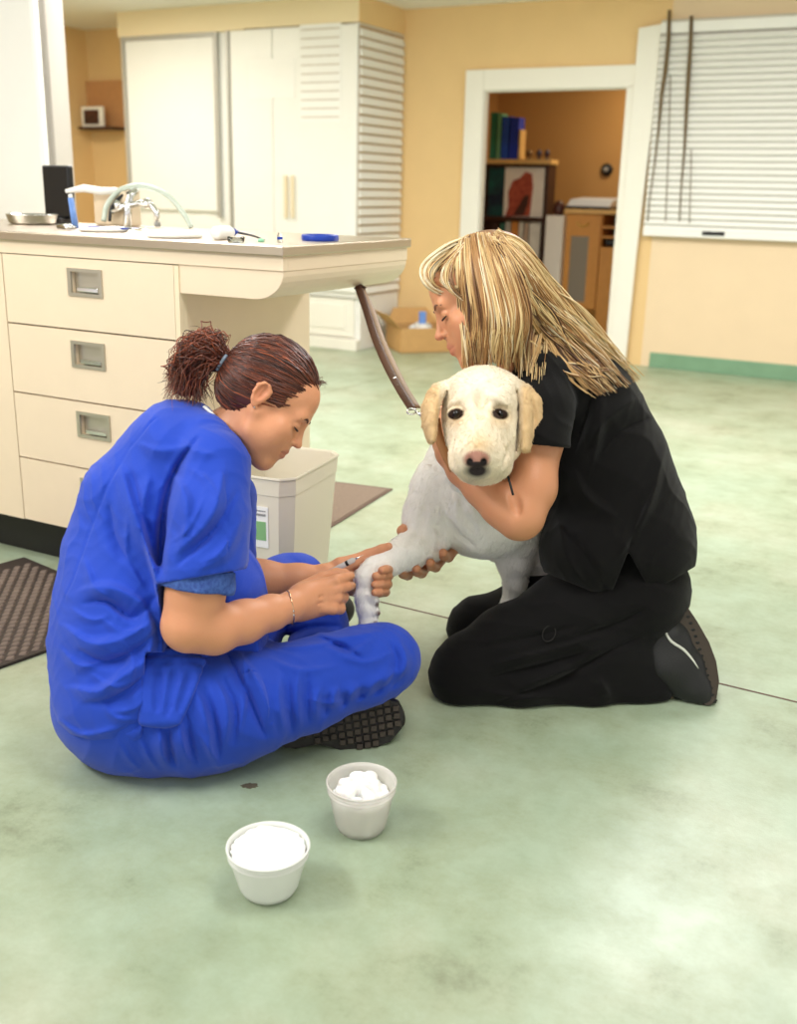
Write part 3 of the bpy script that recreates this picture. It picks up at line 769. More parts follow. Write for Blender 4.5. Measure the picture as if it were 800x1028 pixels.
o = MB().box((c[0]+.0, c[1]-.03, hb*.9), (c[0]+.05, c[1]+.0, hb+.10), rz=.5).build('blue_packet', R['bluel'], bevel=.006); tag(o, 'small light blue packet poking out of the cardboard box', 'packet')
# ================================================================ the counter with drawers
FY = 2.05; EX = -1.414; ZT = .95; SX = -1.73; BKY = 2.66
t = empty('counter_cabinet', (-2.1, 2.3, 0), 'cream laminate counter cabinet with four drawers and a cantilevered rounded end at left', 'cabinet')
m = MB(); m.box((-3.3, FY+.02, .13), (SX, 2.643, ZT-.024)); m.build('body', R['lam'], t)
MB().box((-3.3, FY+.07, 0), (SX-.01, 2.63, .13)).build('kick_plate', R['kick'], t)
MB().box((-3.3, FY, .892), (EX, FY+.02, ZT-.024)).build('fascia', R['lam'], t, bevel=.001)
xd0, xd1 = -2.338, SX-.012
zz = [.889, .712, .518, .324, .131]
zz = [ony(100, y, FY)[2] for y in (260.3, 333.8, 406, 473.5)]+[.131]
pull_x = -2.04
def pull(parent, xc, zc):
    w_, h_ = .060, .036
    f = MB()
    for lo, hi in (((-w_, h_-.009), (w_, h_)), ((-w_, -h_), (w_, -h_+.009)), ((-w_, -h_+.009), (-w_+.012, h_-.009)), ((w_-.012, -h_+.009), (w_, h_-.009))):
        f.box((xc+lo[0], FY-.004, zc+lo[1]), (xc+hi[0], FY+.002, zc+hi[1]))
    f.box((xc-w_+.012, FY+.013, zc-h_+.009), (xc+w_-.012, FY+.016, zc+h_-.009))
    fo = f.build('pull', R['nickel'], parent)
    MB().prism([(FY+.013, zc-.026), (FY-.003, zc-.024), (FY-.003, zc-.012), (FY+.013, zc-.016)], xc-.030, xc+.044, 'x').build('grip', R['chrome'], fo, bevel=.002)
for i in range(4):
    z1, z0 = zz[i]-.0022, zz[i+1]+.0022; xc = [-2.038, -2.043, -2.040, -2.043][i]; zc = [.829, .639, .447, .258][i]
    w_, h_ = .049, .028
    m = MB(); y0, y1 = FY, FY+.0195
    m.box((xd0, y0, z0), (xc-w_, y1, z1)).box((xc+w_, y0, z0), (xd1, y1, z1)).box((xc-w_, y0, z0), (xc+w_, y1, zc-h_)).box((xc-w_, y0, zc+h_), (xc+w_, y1, z1))
    d = m.build('drawer', R['lam'], t); pull(d, xc, zc)
MB().box((xd0-.004, FY+.016, .131), (xd1+.002, FY+.0198, .892)).build('gap_strip', R['gap'], t)
MB().box((-3.3, FY, .131), (xd0-.0035, FY+.0195, .889)).build('end_filler', R['lam'], t)
MB().box((xd1+.0015, FY-.0, .131), (SX+.004, FY+.03, .889)).build('edge_band', R['lamside'], t)
# cantilevered hull
pr = [(SX, .892), (SX, .822), (-1.50, .822)]
for k in range(1, 9):
    a = -math.pi/2+k*(math.pi/2)/8; pr.append((-1.50+.085*math.cos(a), .892+.070*math.sin(a)-.0))
MB().prism(pr, FY+.004, BKY, 'y').build('rounded_end', R['lam'], t)
pr2 = [(SX, .892), (SX, ZT-.024), (EX, ZT-.024), (EX, .892)]
MB().prism(pr2, FY+.02, BKY, 'y').build('end_fascia', R['lam'], t)
for o in list(t.children):
    if o.name.startswith('rounded_end'):
        bv = o.modifiers.new('b', 'BEVEL'); bv.width = .0015; bv.segments = 1; bv.limit_method = 'ANGLE'; bv.angle_limit = math.radians(50)
top = MB().box((-3.3, FY-.012, ZT-.024), (EX+.008, BKY+.01, ZT)).build('steel_worktop', R['steel'], bevel=.003)
tag(top, 'brushed stainless steel worktop on the cream drawer cabinet', 'worktop')
z = ZT+.0008
def onc(px, py): return onz(px, py, ZT)
# blue lid
c = (onc(298,241.5)+onc(344,241.5))/2; r = .048
e = MB().lathe((c[0], c[1], ZT), [(r*.96,0),(r,.002),(r,.013),(r*.97,.015),(r*.93,.0152),(r*.9,.011),(0,.011)], 40).build('blue_plastic_disc', R['blue'])
tag(e, 'round royal blue plastic lid lying on the worktop near its right end', 'lid')
# little blue topped vial
c = onc(281, 243)
e = empty('vial', (c[0], c[1], ZT), 'tiny clear vial with blue band left of the blue lid', 'vial')
MB().lathe((c[0], c[1], ZT+.0005), [(.006,0),(.0065,.003),(.0065,.016),(.004,.019),(.004,.022)], 14).build('body', R['glass'], e)
MB().lathe((c[0], c[1], ZT+.006), [(.0068,0),(.0068,.006)], 14).build('band', R['blue'], e)
# white bottle lying with a blue brush
a, b = onc(216, 241)+[0,0,.017], onc(233, 240)+[0,0,.017]
e = empty('white_bottle', (a[0], a[1], ZT), 'small white squeeze bottle lying on the worktop, blue nozzle to the right', 'bottle')
d = (b-a)/np.linalg.norm(b-a); L_ = np.linalg.norm(b-a)
MB().lathe(a, [(0,-.002),(.010,0),(.0165,.004),(.0165,L_*.8),(.012,L_*.95),(.008,L_)], 20, axis=d).build('body', R['white'], e)
MB().lathe(a+d*L_, [(.010,0),(.010,.008),(.0055,.016),(.004,.028),(.0,.030)], 16, axis=d).build('nozzle', R['blue'], e)
a, b = onc(240, 240)+[0,0,.016], onc(266, 242.5)+[0,0,.004]
tag(MB().tube([a, (a+b)/2+[0,0,.002], b], [.0035,.003,.0012], seg=8).build('slim_probe', R['black']), 'thin black probe lying in front of the white bottle nozzle', 'probe')
c = onc(237, 244)
tag(MB().lathe((c[0], c[1], ZT+.0005), [(.018,0),(.019,.002),(.021,.014),(.020,.014),(.018,.003),(0,.002)], 24).build('glass_dish', R['glass']), 'shallow clear glass dish on the worktop beside the probe', 'dish')
c = onc(262, 243)
tag(MB().lathe((c[0], c[1], ZT+.0005), [(.008,0),(.008,.006),(.004,.008),(0,.008)], 16).build('green_cap', mat('pale_green_plastic', (150,214,176), .4)), 'tiny pale green cap between the glass dish and the vial', 'cap')
# folded white towels
def pad(name, px0, px1, py, th, label, m, seed=1):
    a, b = onc(px0, py), onc(px1, py); c = (a+b)/2
    v = Vol(c-[.16,.12,.02], c+[.16,.12,.06], .004); L_ = np.linalg.norm(b-a)/2; e1 = (b-a)/np.linalg.norm(b-a); e2 = np.array([-e1[1], e1[0], 0])
    rr = np.random.default_rng(seed)
    for i in range(5):
        v.ell(c+e1*rr.uniform(-.3,.3)*L_+e2*rr.uniform(0,.03)+[0,0,th*.5], (L_*.8, .035, th*.62), (e1, e2, [0,0,1]), .01)
    v.half([0,0,ZT+.0006], [0,0,-1]); v.A = np.maximum(v.A, -1)
    return tag(soft(name, v, m), label, 'towel')
pad('gauze_pad', 150, 205, 239, .014, 'crumpled white gauze pad on the worktop left of the white bottle', R['paper'], 3)
pad('paper_towel', 85, 130, 233, .006, 'flat white paper towel on the worktop under the instruments', R['paper'], 5)
# instruments
def scissor(px, py, ang, label, sz=.06):
    c = onc(px, py)+[0,0,.010]; e = empty('surgical_scissors', (c[0], c[1], ZT), label, 'scissors')
    ca, sa = math.cos(ang), math.sin(ang)
    def w(u, v_, z_=0): return c+np.array([u*ca-v_*sa, u*sa+v_*ca, z_])
    for s in (-1, 1):
        MB().tube([w(sz, s*.004), w(.01, 0, .001*s), w(-.02, s*.008), w(-.035, s*.014)], [.0012,.003,.002,.0018], seg=8).build('blade', R['chrome'], e)
        MB().tube([w(-.047+.013*math.cos(q), s*.018+.010*math.sin(q)) for q in np.linspace(0, 2*math.pi, 15)[:-1]], .0022, seg=7, closed=True).build('finger_ring', R['blue'], e)
    return e
scissor(112, 232, .4, 'surgical scissors with blue finger rings, left pair on the worktop')['group'] = 'surgical scissors on the worktop'
scissor(140, 234, -.3, 'surgical scissors with blue finger rings, right pair beside the tap')['group'] = 'surgical scissors on the worktop'
c = onc(66, 231)
tag(MB().tube([c+[-.03,0,.008], c+[0,.005,.011], c+[.035,0,.008]], [.006,.008,.005], seg=10).tube([c+[.0,-.012,.008], c+[.03,-.014,.008]], .005, seg=8).build('metal_clamp', R['chrome']), 'small shiny metal clamp on the worktop at the left', 'clamp')
# steel bowl at far left
c = onc(22, 226); c = (c[0]-.04, c[1]+.08)
r = .078
e = MB().lathe((c[0], c[1], ZT), [(r*.8,0),(r*.93,.006),(r,.028),(r*1.03,.030),(r*1.0,.031),(r*.9,.010),(0,.006)], 40).build('steel_bowl', R['chrome'])
tag(e, 'shallow round stainless steel bowl at the left end of the worktop', 'bowl')
# light blue brush tube & black monitor
a, b = P(77, 224, 3.25), P(74, 197, 3.25)
a = onx(77, 226, onc(77,227)[0]); 
c = onc(76, 229); c = np.array([c[0], c[1], ZT]); 
u = c+np.array([-.012, 0, .085])
e = empty('toothbrush_tube', c, 'upright light blue tube with white cap in front of the black screen', 'tube')
MB().tube([c, u], [.012, .010], seg=14, flat=.6).build('body', R['bluel'], e)
MB().tube([u, u+(u-c)*.12], [.007,.006], seg=12).build('cap', R['white'], e)
MB().prism([(-3.02, ZT), (-2.93, ZT), (-2.95, ZT+.0)], 2.5, 2.5, 'y')
p0, p1 = ony(50, 222, 2.62), ony(76, 222, 2.62); zt_ = ony(55, 166, 2.62)[2]
e = empty('dark_monitor', ((p0[0]+p1[0])/2, 2.62, ZT), 'small black screen standing behind the worktop items at left', 'monitor')
MB().box((p0[0], 2.60, ZT+.015), (p1[0], 2.625, zt_), rz=0).build('screen', R['black'], e, bevel=.006)
MB().box((p0[0]+.0, 2.57, ZT), (p1[0]-.02, 2.65, ZT+.018)).build('foot', R['black'], e, bevel=.004)
# ---- tap with spray hose
B_ = onc(140, 229); B_ = np.array([B_[0], 2.60, ZT]); Dt = (B_-CC)@FW
def T(px, py, dd=0): return P(px, py, Dt+dd)
e = empty('sink_tap', B_, 'chrome sink tap with arched clear spray hose behind the instruments', 'tap')
bx_ = MB().box((ony(83,0,2.58)[0], 2.57, ZT), (ony(118,0,2.58)[0], 2.64, T(100,191)[2]))
q = bx_.build('housing', mat('beige_housing', (222,204,176), .4), e, bevel=.008)
MB().tube([T(66,192), T(84,189), T(102,192), T(118,191)], [.006,.012,.012,.009], seg=12).build('lever', R['white'], e)
MB().tube([T(128,228), T(128,208), T(131,196), T(138,190)], [.013,.012,.011,.010], seg=12).build('riser', R['chrome'], e)
MB().tube([T(112,213), T(125,207), T(140,204), T(152,206), T(157,213), T(158,222)], [.008,.010,.010,.010,.009,.009], seg=12).build('spout', R['chrome'], e)
for (x, y) in ((118,206), (148,204)):
    MB().lathe(T(x, y), [(0,-.012),(.014,-.009),(.016,0),(.014,.009),(0,.012)], 14, axis=(0,-1,.2)).build('valve_knob', R['chrome'], e)
MB().lathe(T(158,223), [(.010,0),(.010,-.014)], 14).build('aerator', R['grey'], e)
hose = smooth_path([T(104,222), T(108,205), T(122,190), T(145,187), T(168,196), T(184,214), T(192,228)], 40)
hm = mat('clear_green_hose', (222,234,222), .15, trans=.3)
MB().tube(hose, .0085, seg=12).build('spray_hose', hm, e)
MB().tube(smooth_path([T(110,222), T(112,208), T(122,197), T(133,192)], 16), .005, seg=10).build('dark_hose', R['black'], e)

# ================================================================ leash loop fixed under the counter end
D0 = (onx(362, 288, -1.5)-CC)@FW
dh = 2.40
def leash():
    e = empty('dog_leash', P(362, 290, 2.75), 'brown leather dog leash hanging from the counter end down to the yellow dog', 'leash')
    lm = mat('brown_leather', (84,50,32), .45, bump=.2, bscale=300, var=.25, vscale=30); lt = mat('tan_leather_side', (146,118,90), .5, bump=.2, bscale=300)
    da = 2.80
    A = [(360,289,da),(368,312,da-.06),(377,340,da-.16),(389,368,da-.26),(402,392,da-.36),(414,411,da-.42)]
    Bp = [(363,289,da+.02),(373,312,da-.05),(382,337,da-.13),(392,360,da-.22),(405,386,da-.31),(419,409,da-.40)]
    MB().tube(smooth_path([P(*q) for q in A], 30), .0105, seg=10, flat=.22, wdir=RT).build('strap', lm, e)
    MB().tube(smooth_path([P(*q) for q in Bp], 30), .0095, seg=10, flat=.22, wdir=RT*.8-UP*.3).build('strap', lt, e)
    MB().tube([P(358,290,da), P(361,286,da+.01), P(366,289,da+.02)], .010, seg=10, flat=.3).build('top_loop', lm, e)
    for q in ((396,380,da-.31), (399,388,da-.335)):
        MB().lathe(P(*q)-FW*.004, [(.0045,0),(.0045,.002),(.002,.004),(0,.0045)], 12, axis=-FW).build('rivet', R['chrome'], e)
    c = [P(413+4.5*math.cos(a), 411+3*math.sin(a)+2, da-.425) for a in np.linspace(0, 2*math.pi, 15)[:-1]]
    MB().tube(c, .0022, seg=8, closed=True).build('buckle_ring', R['chrome'], e)
    MB().tube([P(417,413,da-.425), P(422,416,da-.43), P(425,420,da-.43)], [.003,.004,.003], seg=10).build('snap_hook', R['chrome'], e)
leash()

# ================================================================ waste bin
e = empty('waste_bin', onz(290, 590), 'tall beige plastic waste bin with green label, open top, under the counter end', 'bin')
zr = .40
# rim corners (pixel positions at rim height), floor corners from taper
def rimz(px, py): return onz(px, py, zr)
def solve_rim():
    pass
f0, f1 = rimz(250, 476.5), rimz(284, 483)   # front-left face top edge
r0, r1 = rimz(296, 481), rimz(340, 457)     # right face top edge
b0 = rimz(305, 446)
ex = (r1-r0)/np.linalg.norm(r1-r0)           # along the right face
print('BIN', f1, r0, r1, b0, np.linalg.norm(r1-r0))
cen = None
ax_l = ex; ax_w = np.array([-ex[1], ex[0], 0])   # to the left of the right face
Lr = np.linalg.norm(r1-r0)+.05; Wd = .27
o_ = r0-ex*.025
def rr_poly(inset, zc, cut=.028):
    pts = []
    L0, W0 = Lr, Wd
    for (u, v_) in ((cut, 0), (L0-cut, 0), (L0, cut), (L0, W0-cut), (L0-cut, W0), (cut, W0), (0, W0-cut), (0, cut)):
        uu = L0/2+(u-L0/2)*inset; vv = W0/2+(v_-W0/2)*inset
        q = o_+ax_l*uu+ax_w*vv; pts.append((q[0], q[1], zc))
    return pts
def shell(levels):
    vs = []; fs = []
    for ins, zc, cut in levels: vs += rr_poly(ins, zc, cut)
    for i in range(len(levels)-1):
        for k in range(8):
            k2 = (k+1) % 8; fs.append((i*8+k, i*8+k2, (i+1)*8+k2, (i+1)*8+k))
    n = (len(levels)-1)*8
    fs.append(tuple(range(8))); fs.append(tuple(n+k for k in range(8)))
    return vs, fs
vs, fs = shell([(.80,.002,.03),(.975,zr-.045,.032),(.985,zr-.045,.032),(1.0,zr-.004,.03),(1.02,zr-.002,.03),(1.015,zr+.004,.03),(.975,zr,.03),(.955,zr-.05,.032),(.78,.012,.03)])
bo = MB().add(vs, fs).build('body', R['bin'], e, bevel=.003)
# label on the front-left face
lf = o_+ax_w*Wd*.5; nl = -ax_l
def onface(v_, z_, off=.002):
    ins = .80+(.975-.80)*(z_/(zr-.045)); q = o_+ax_l*(Lr/2-Lr/2*ins)+ax_w*(Wd/2+(v_-Wd/2)*ins); return np.array([q[0], q[1], z_])+nl*off
def card(v0, v1, z0, z1, name, m_, par, off=.0022):
    a = [onface(v0, z0, off), onface(v1, z0, off), onface(v1, z1, off), onface(v0, z1, off)]; b = [p-nl*.0016 for p in a]
    return MB().add(a+b, [(0,1,2,3),(7,6,5,4),(0,4,5,1),(1,5,6,2),(2,6,7,3),(3,7,4,0)]).build(name, m_, par)
lab = card(.062, .18, .215, .325, 'label', R['paper'], e)
card(.068, .175, .235, .285, 'label_panel', mat('label_green', (136,186,128), .6), lab, .003)
card(.068, .175, .300, .306, 'label_line', R['grey'], lab, .003)
card(.068, .175, .312, .315, 'label_line', R['grey'], lab, .003)

# ================================================================ mats
def slab(name, pts, h, m_, label, edge=None):
    n = len(pts); vs = [(p[0], p[1], 0.0008) for p in pts]+[(p[0], p[1], h) for p in pts]
    o = MB().add(vs, [tuple(range(n-1, -1, -1)), tuple(range(n, 2*n))]+[(i, (i+1) % n, n+(i+1) % n, n+i) for i in range(n)]).build(name, m_)
    return o
A_, B2, = onz(394, 492), onz(331, 531); Cc = onz(338, 485)
d1 = B2-A_; d2 = Cc-A_
pts = [A_, A_+d1*2.2, A_+d1*2.2+d2*1.6, A_+d2*1.6]
e = empty('floor_mat', A_+d1+d2*.5, 'flat brown carpet mat on the floor beyond the waste bin', 'mat')
o = slab('border', pts, .006, R['mat_edge'], None); link_ = o; o.parent = e; o.matrix_parent_inverse = Matrix.Translation(e.location).inverted()
c = sum(pts)/4; pin = [c+(p-c)*.955 for p in pts]
vs = [(p[0], p[1], .004) for p in pin]+[(p[0], p[1], .010) for p in pin]
MB().add(vs, [(0,1,2,3),(7,6,5,4)]+[(i, (i+1) % 4, 4+(i+1) % 4, 4+i) for i in range(4)]).build('carpet', R['mat_brown'], e, bevel=.002)
# dark mat in front of the drawers, with pressed lozenges
p1, p2 = onz(0, 672), onz(62, 650)
d = (p2-p1)/np.linalg.norm(p2-p1); nrm = np.array([-d[1], d[0], 0])
e = empty('kitchen_mat', onz(30, 600), 'dark brown cushioned mat with lozenge relief in front of the drawers', 'mat')
y_top = FY+.07
L0 = p1-d*.6; L1 = p2+d*.28; 
top0 = L0+nrm*.62; top1 = L1+nrm*.62
pts = [L0, L1, top1, top0]
slab('border', pts, .008, mat('mat_rim', (58,48,44), .6), None)
o = bpy.data.objects['border.001'] if 'border.001' in bpy.data.objects else bpy.data.objects['border']
o.parent = e; o.matrix_parent_inverse = Matrix.Translation(e.location).inverted()
mb = MB(); cs = .034
nu, nv = int(np.linalg.norm(L1-L0)/cs), int(.58/cs*1.6)
for i in range(nu):
    for j in range(nv):
        c = L0+d*(cs*(i+.5+(.5 if j % 2 else 0))+.01)+nrm*(.02+j*cs*.6)
        if np.dot(c-L0, d) > np.linalg.norm(L1-L0)-.03: continue
        q = [c+d*cs*.5, c+nrm*cs*.36+d*cs*.12, c+nrm*cs*.36-d*cs*.12, c-d*cs*.5, c-nrm*cs*.36-d*cs*.12, c-nrm*cs*.36+d*cs*.12]
        q = [c+(p-c)*.82 for p in q]; r_ = [c+(p-c)*.72 for p in q]
        vs = [(p[0], p[1], .0082) for p in q]+[(p[0], p[1], .0115) for p in r_]
        mb.add(vs, [tuple(range(6, 12))]+[(k, (k+1) % 6, 6+(k+1) % 6, 6+k) for k in range(6)])
mb.build('lozenge_relief', R['mat_dark'], e)

# ================================================================ the two tubs of cotton
def tub(cx, cy, rt, rb, h, label, fill, clear, name):
    e = empty(name, (cx, cy, 0), label, 'tub')
    m_ = mat('frosted_plastic', (240,234,228), .25, alpha=.5) if clear else mat('milky_plastic', (244,245,240), .3, trans=.15, ior=1.2)
    zb = .0012
    prof = [(rb*.72, zb), (rb*.9, zb+.002), (rb, zb+.012), (rt*.955, h*.78), (rt*.965, h*.80), (rt, h*.81), (rt*1.0, h*.84), (rt*.98, h*.855), (rt*.98, h*.87), (rt*1.005, h*.88), (rt*1.005, h*.90), (rt*.985, h*.915), (rt*.985, h*.95), (rt*1.03, h*.955), (rt*1.035, h*.985), (rt*1.01, h), (rt*.985, h*.995), (rt*.95, h*.90), (rt*.935, h*.78), (rb*.96, zb+.014), (rb*.8, zb+.006), (0, zb+.005)]
    MB().lathe((cx, cy, 0), prof, 56).build('container', m_, e)
    c = np.array([cx, cy, 0])
    return e
pl = onz(270, 897); pr_ = onz(360, 834)
D1 = (pl-CC)@FW
# base centres: front bottom point is the pixel's; move back by base radius
vdir = np.array([pl[0], pl[1], 0]); vdir /= np.linalg.norm(vdir)
rL, rR = .0645, .060
cL = pl+vdir*.011; cR = pr_+vdir*.010+RT*[1,1,0]*.005
tub(cL[0], cL[1], rL, .048, .083, 'white plastic tub brimful of cotton wool, the nearer one on the floor', None, False, 'plastic_tub')
tub(cR[0], cR[1], rR, .046, .095, 'translucent ribbed tub half full of cotton balls, the farther one', None, True, 'plastic_tub')
cot = mat('cotton_wool', (250,250,248), .95, bump=.6, bscale=160, sss=.2)
v = Vol(cL-[.075,.075,.0], cL+[.075,.075,.13], .0022)
v.cone(cL+[0,0,.012], cL+[0,0,.060], .040, .0545, .004)
v.cone(cL+[0,0,.060], cL+[0,0,.078], .0560, .0600, .004); v.half(cL+[0,0,.0790], [0,0,1], .004)
for i in range(6): v.ell(cL+np.array([rng.uniform(-.03,.03), rng.uniform(-.03,.03), .077]), (.026,.022,.006), k=.008)
v.noise(.0012, 120, 3)
o = soft('cotton_wool', v, cot); tag(o, 'white cotton wool filling the nearer tub to the brim', 'cotton wool', kind='stuff')
v = Vol(cR-[.075,.075,.0], cR+[.075,.075,.13], .0022)
v.cone(cR+[0,0,.012], cR+[0,0,.064], .040, .052, .004); v.half(cR+[0,0,.069], [0,0,1], .006); v.half(cR+[0,0,.0075], [0,0,-1], .003)
for i in range(34):
    a, q = rng.uniform(0, 6.28), .041*math.sqrt(rng.random()); v.ell(cR+np.array([q*math.cos(a), q*math.sin(a), .068+rng.uniform(0,.012)*(1-q/.05)+ (.008 if math.cos(a) < 0 else 0)]), (rng.uniform(.008,.013),)*3, k=.003)
v.noise(.0010, 200, 5)
o = soft('cotton_balls', v, cot); tag(o, 'heap of white cotton balls inside the farther translucent tub', 'cotton', kind='stuff')
# ================================================================ figures
SKIN = mat('skin', (214,150,112), .45, attr='col', sss=.12, bump=.12, bscale=260, spec=.4)
def headvol(o, X_, Y_, Z_, s=1.0, h=.0019, neck=None, ext=.16, mouth=0.0):
    """o: point between the ears; X_ to the face's left, Y_ forward, Z_ up"""
    v = Vol(np.array(o)-ext, np.array(o)+ext, h); B = (X_, Y_, Z_)
    def q(x, y, z): return np.array(o)+(np.array(X_)*x+np.array(Y_)*y+np.array(Z_)*z)*s
    E_ = lambda c, r, k=.01, op='u': v.ell(q(*c), np.array(r)*s, B, k, op)
    Cn = lambda a, b, ra, rb, k=.008, op='u': v.cone(q(*a), q(*b), ra*s, rb*s, k, op)
    E_((0,-.014,.036), (.072,.092,.080)); E_((0,.030,.045), (.060,.060,.055), .02)
    E_((0,.036,-.030), (.053,.056,.078), .02)
    for g in (-1, 1):
        Cn((g*.056,.004,-.030), (g*.046,.018,-.066), .015, .013, .018); Cn((g*.046,.018,-.066), (g*.012,.068,-.100), .013, .013, .02)
        E_((g*.038,.060,-.022), (.022,.020,.018), .02); E_((g*.034,.052,-.046), (.022,.024,.024), .025)
    E_((0,.072,-.097), (.022,.018,.018), .018); E_((0,.034,-.058), (.046,.046,.050), .03)
    Cn((-.034,.078,.020), (.034,.078,.020), .012, .012, .02)
    for g in (-1, 1): E_((g*.031,.096,.002), (.017,.013,.013), .012, 'd')
    for g in (-1, 1): E_((g*.030,.0775,.001), (.0135,.012,.0105), .003)
    Cn((0,.086,.012), (0,.101,-.022), .0065, .0080, .010); E_((0,.104,-.028), (.0095,.0105,.0085), .006)
    for g in (-1, 1): E_((g*.0105,.093,-.031), (.0065,.0085,.0060), .005)
    for g in (-1, 1): E_((g*.005,.101,-.0365), (.0028,.004,.003), .002, 'd')
    E_((0,.074,-.062), (.028,.021,.020), .014); E_((0,.083,-.045), (.016,.011,.012), .012)
    Cn((-.019,.085,-.0565), (0,.0945,-.0545), .0045, .0058, .004); Cn((.019,.085,-.0565), (0,.0945,-.0545), .0045, .0058, .004)
    Cn((-.017,.085,-.066), (0,.0925,-.0665), .0048, .0066, .004); Cn((.017,.085,-.066), (0,.0925,-.0665), .0048, .0066, .004)
    Cn((-.024,.090,-.0605), (0,.1035,-.0605), .0012, .0016, .003, 'd'); Cn((.024,.090,-.0605), (0,.1035,-.0605), .0012, .0016, .003, 'd')
    for g in (-1, 1):
        # ear: thin shell with rim
        T_ = [(g*.0735,.006,.010),(g*.0755,.005,.020),(g*.079,-.004,.0275),(g*.0825,-.014,.0265),(g*.0835,-.0215,.017),(g*.082,-.020,.003),(g*.078,-.014,-.010),(g*.074,-.006,-.020),(g*.0705,.0,-.023)]
        for i in range(len(T_)-1): Cn(T_[i], T_[i+1], .0042, .0042, .003)
        E_((g*.0745,-.008,.003), (.006,.015,.023), .006)
        E_((g*.084,-.007,.008), (.0085,.010,.019), .002, 'd'); Cn((g*.0775,-.012,.016), (g*.077,-.009,-.004), .0026, .0022, .002)
        E_((g*.0735,.004,.0), (.004,.004,.006), .003)
    if neck is not None:
        for (a, b, ra, rb) in neck: v.cone(a, b, ra, rb, .03)
    return v, q
def head_color(o, X_, Y_, Z_, s, base, lip=(190,104,92), blush=None):
    base = np.array(lin(base)[:3]); lip = np.array(lin(lip)[:3]); bl = np.array(lin(blush)[:3]) if blush else base
    def f(V, c):
        r = V-np.array(o); x = r@np.array(X_)/s; y = r@np.array(Y_)/s; z = r@np.array(Z_)/s
        def mixin(c, w, col): return c*(1-w[:, None])+col*w[:, None]
        w = np.clip(1.4-np.sqrt((x/.021)**2+((z+.0608)/.0105)**2), 0, 1)*np.clip((y-.075)/.008, 0, 1); c = mixin(c, np.clip(w*1.3, 0, .6)*np.clip((.026-np.abs(x))/.004, 0, 1)*(y < .13), lip)
        for g in (-1, 1):
            w = np.clip(1-np.sqrt(((x-g*.04)/.028)**2+((z+.028)/.022)**2+((y-.06)/.03)**2), 0, 1); c = mixin(c, w*.3, bl)
            w = np.clip(1-np.sqrt(((x-g*.08)/.02)**2+((z-.004)/.035)**2+((y+.008)/.03)**2), 0, 1); c = mixin(c, w*.5, bl)
        w = np.clip(1-np.sqrt((x/.016)**2+((z+.03)/.012)**2+((y-.104)/.014)**2), 0, 1); c = mixin(c, w*.6, bl)
        return c
    return f
def frame(fwd, up):
    """face axes from directions given in the view: right, up, depth"""
    def w(t): return RT*t[0]+UP*t[1]+FW*t[2]
    y = w(fwd); y /= np.linalg.norm(y); z = w(up); z = z-y*(z@y); z /= np.linalg.norm(z); x = np.cross(y, z); return -x*-1 if False else np.cross(y, z)*-1, y, z
def armvol(pts, h=.0022, pad=.05):
    A_ = np.array([P(*p[:3]) for p in pts]); return Vol(A_.min(0)-pad, A_.max(0)+pad, h)
def brow(q, g, m, parent, col=None, dz=0.0, th=.0022):
    pts = [q(g*.012,.0935,.019+dz), q(g*.024,.0925,.0235+dz), q(g*.036,.0900,.0235+dz), q(g*.047,.0815,.018+dz)]
    return MB().tube(smooth_path(pts, 10), [th*.6,th*.9,th,th,th*1.05,th,th*.95,th*.8,th*.6,th*.3], seg=8, flat=1.3).build('eyebrow', m, parent)
def lashes(q, g, m, parent, dz=0.0):
    pts = [q(g*.019,.0868,-.0045+dz), q(g*.026,.0902,-.0062+dz), q(g*.034,.0885,-.0060+dz), q(g*.042,.081,-.0035+dz)]
    return MB().tube(smooth_path(pts, 10), [.0007,.0012,.0016,.0018,.0019,.0019,.0018,.0016,.0013,.0006], seg=8).build('eyelashes', m, parent)

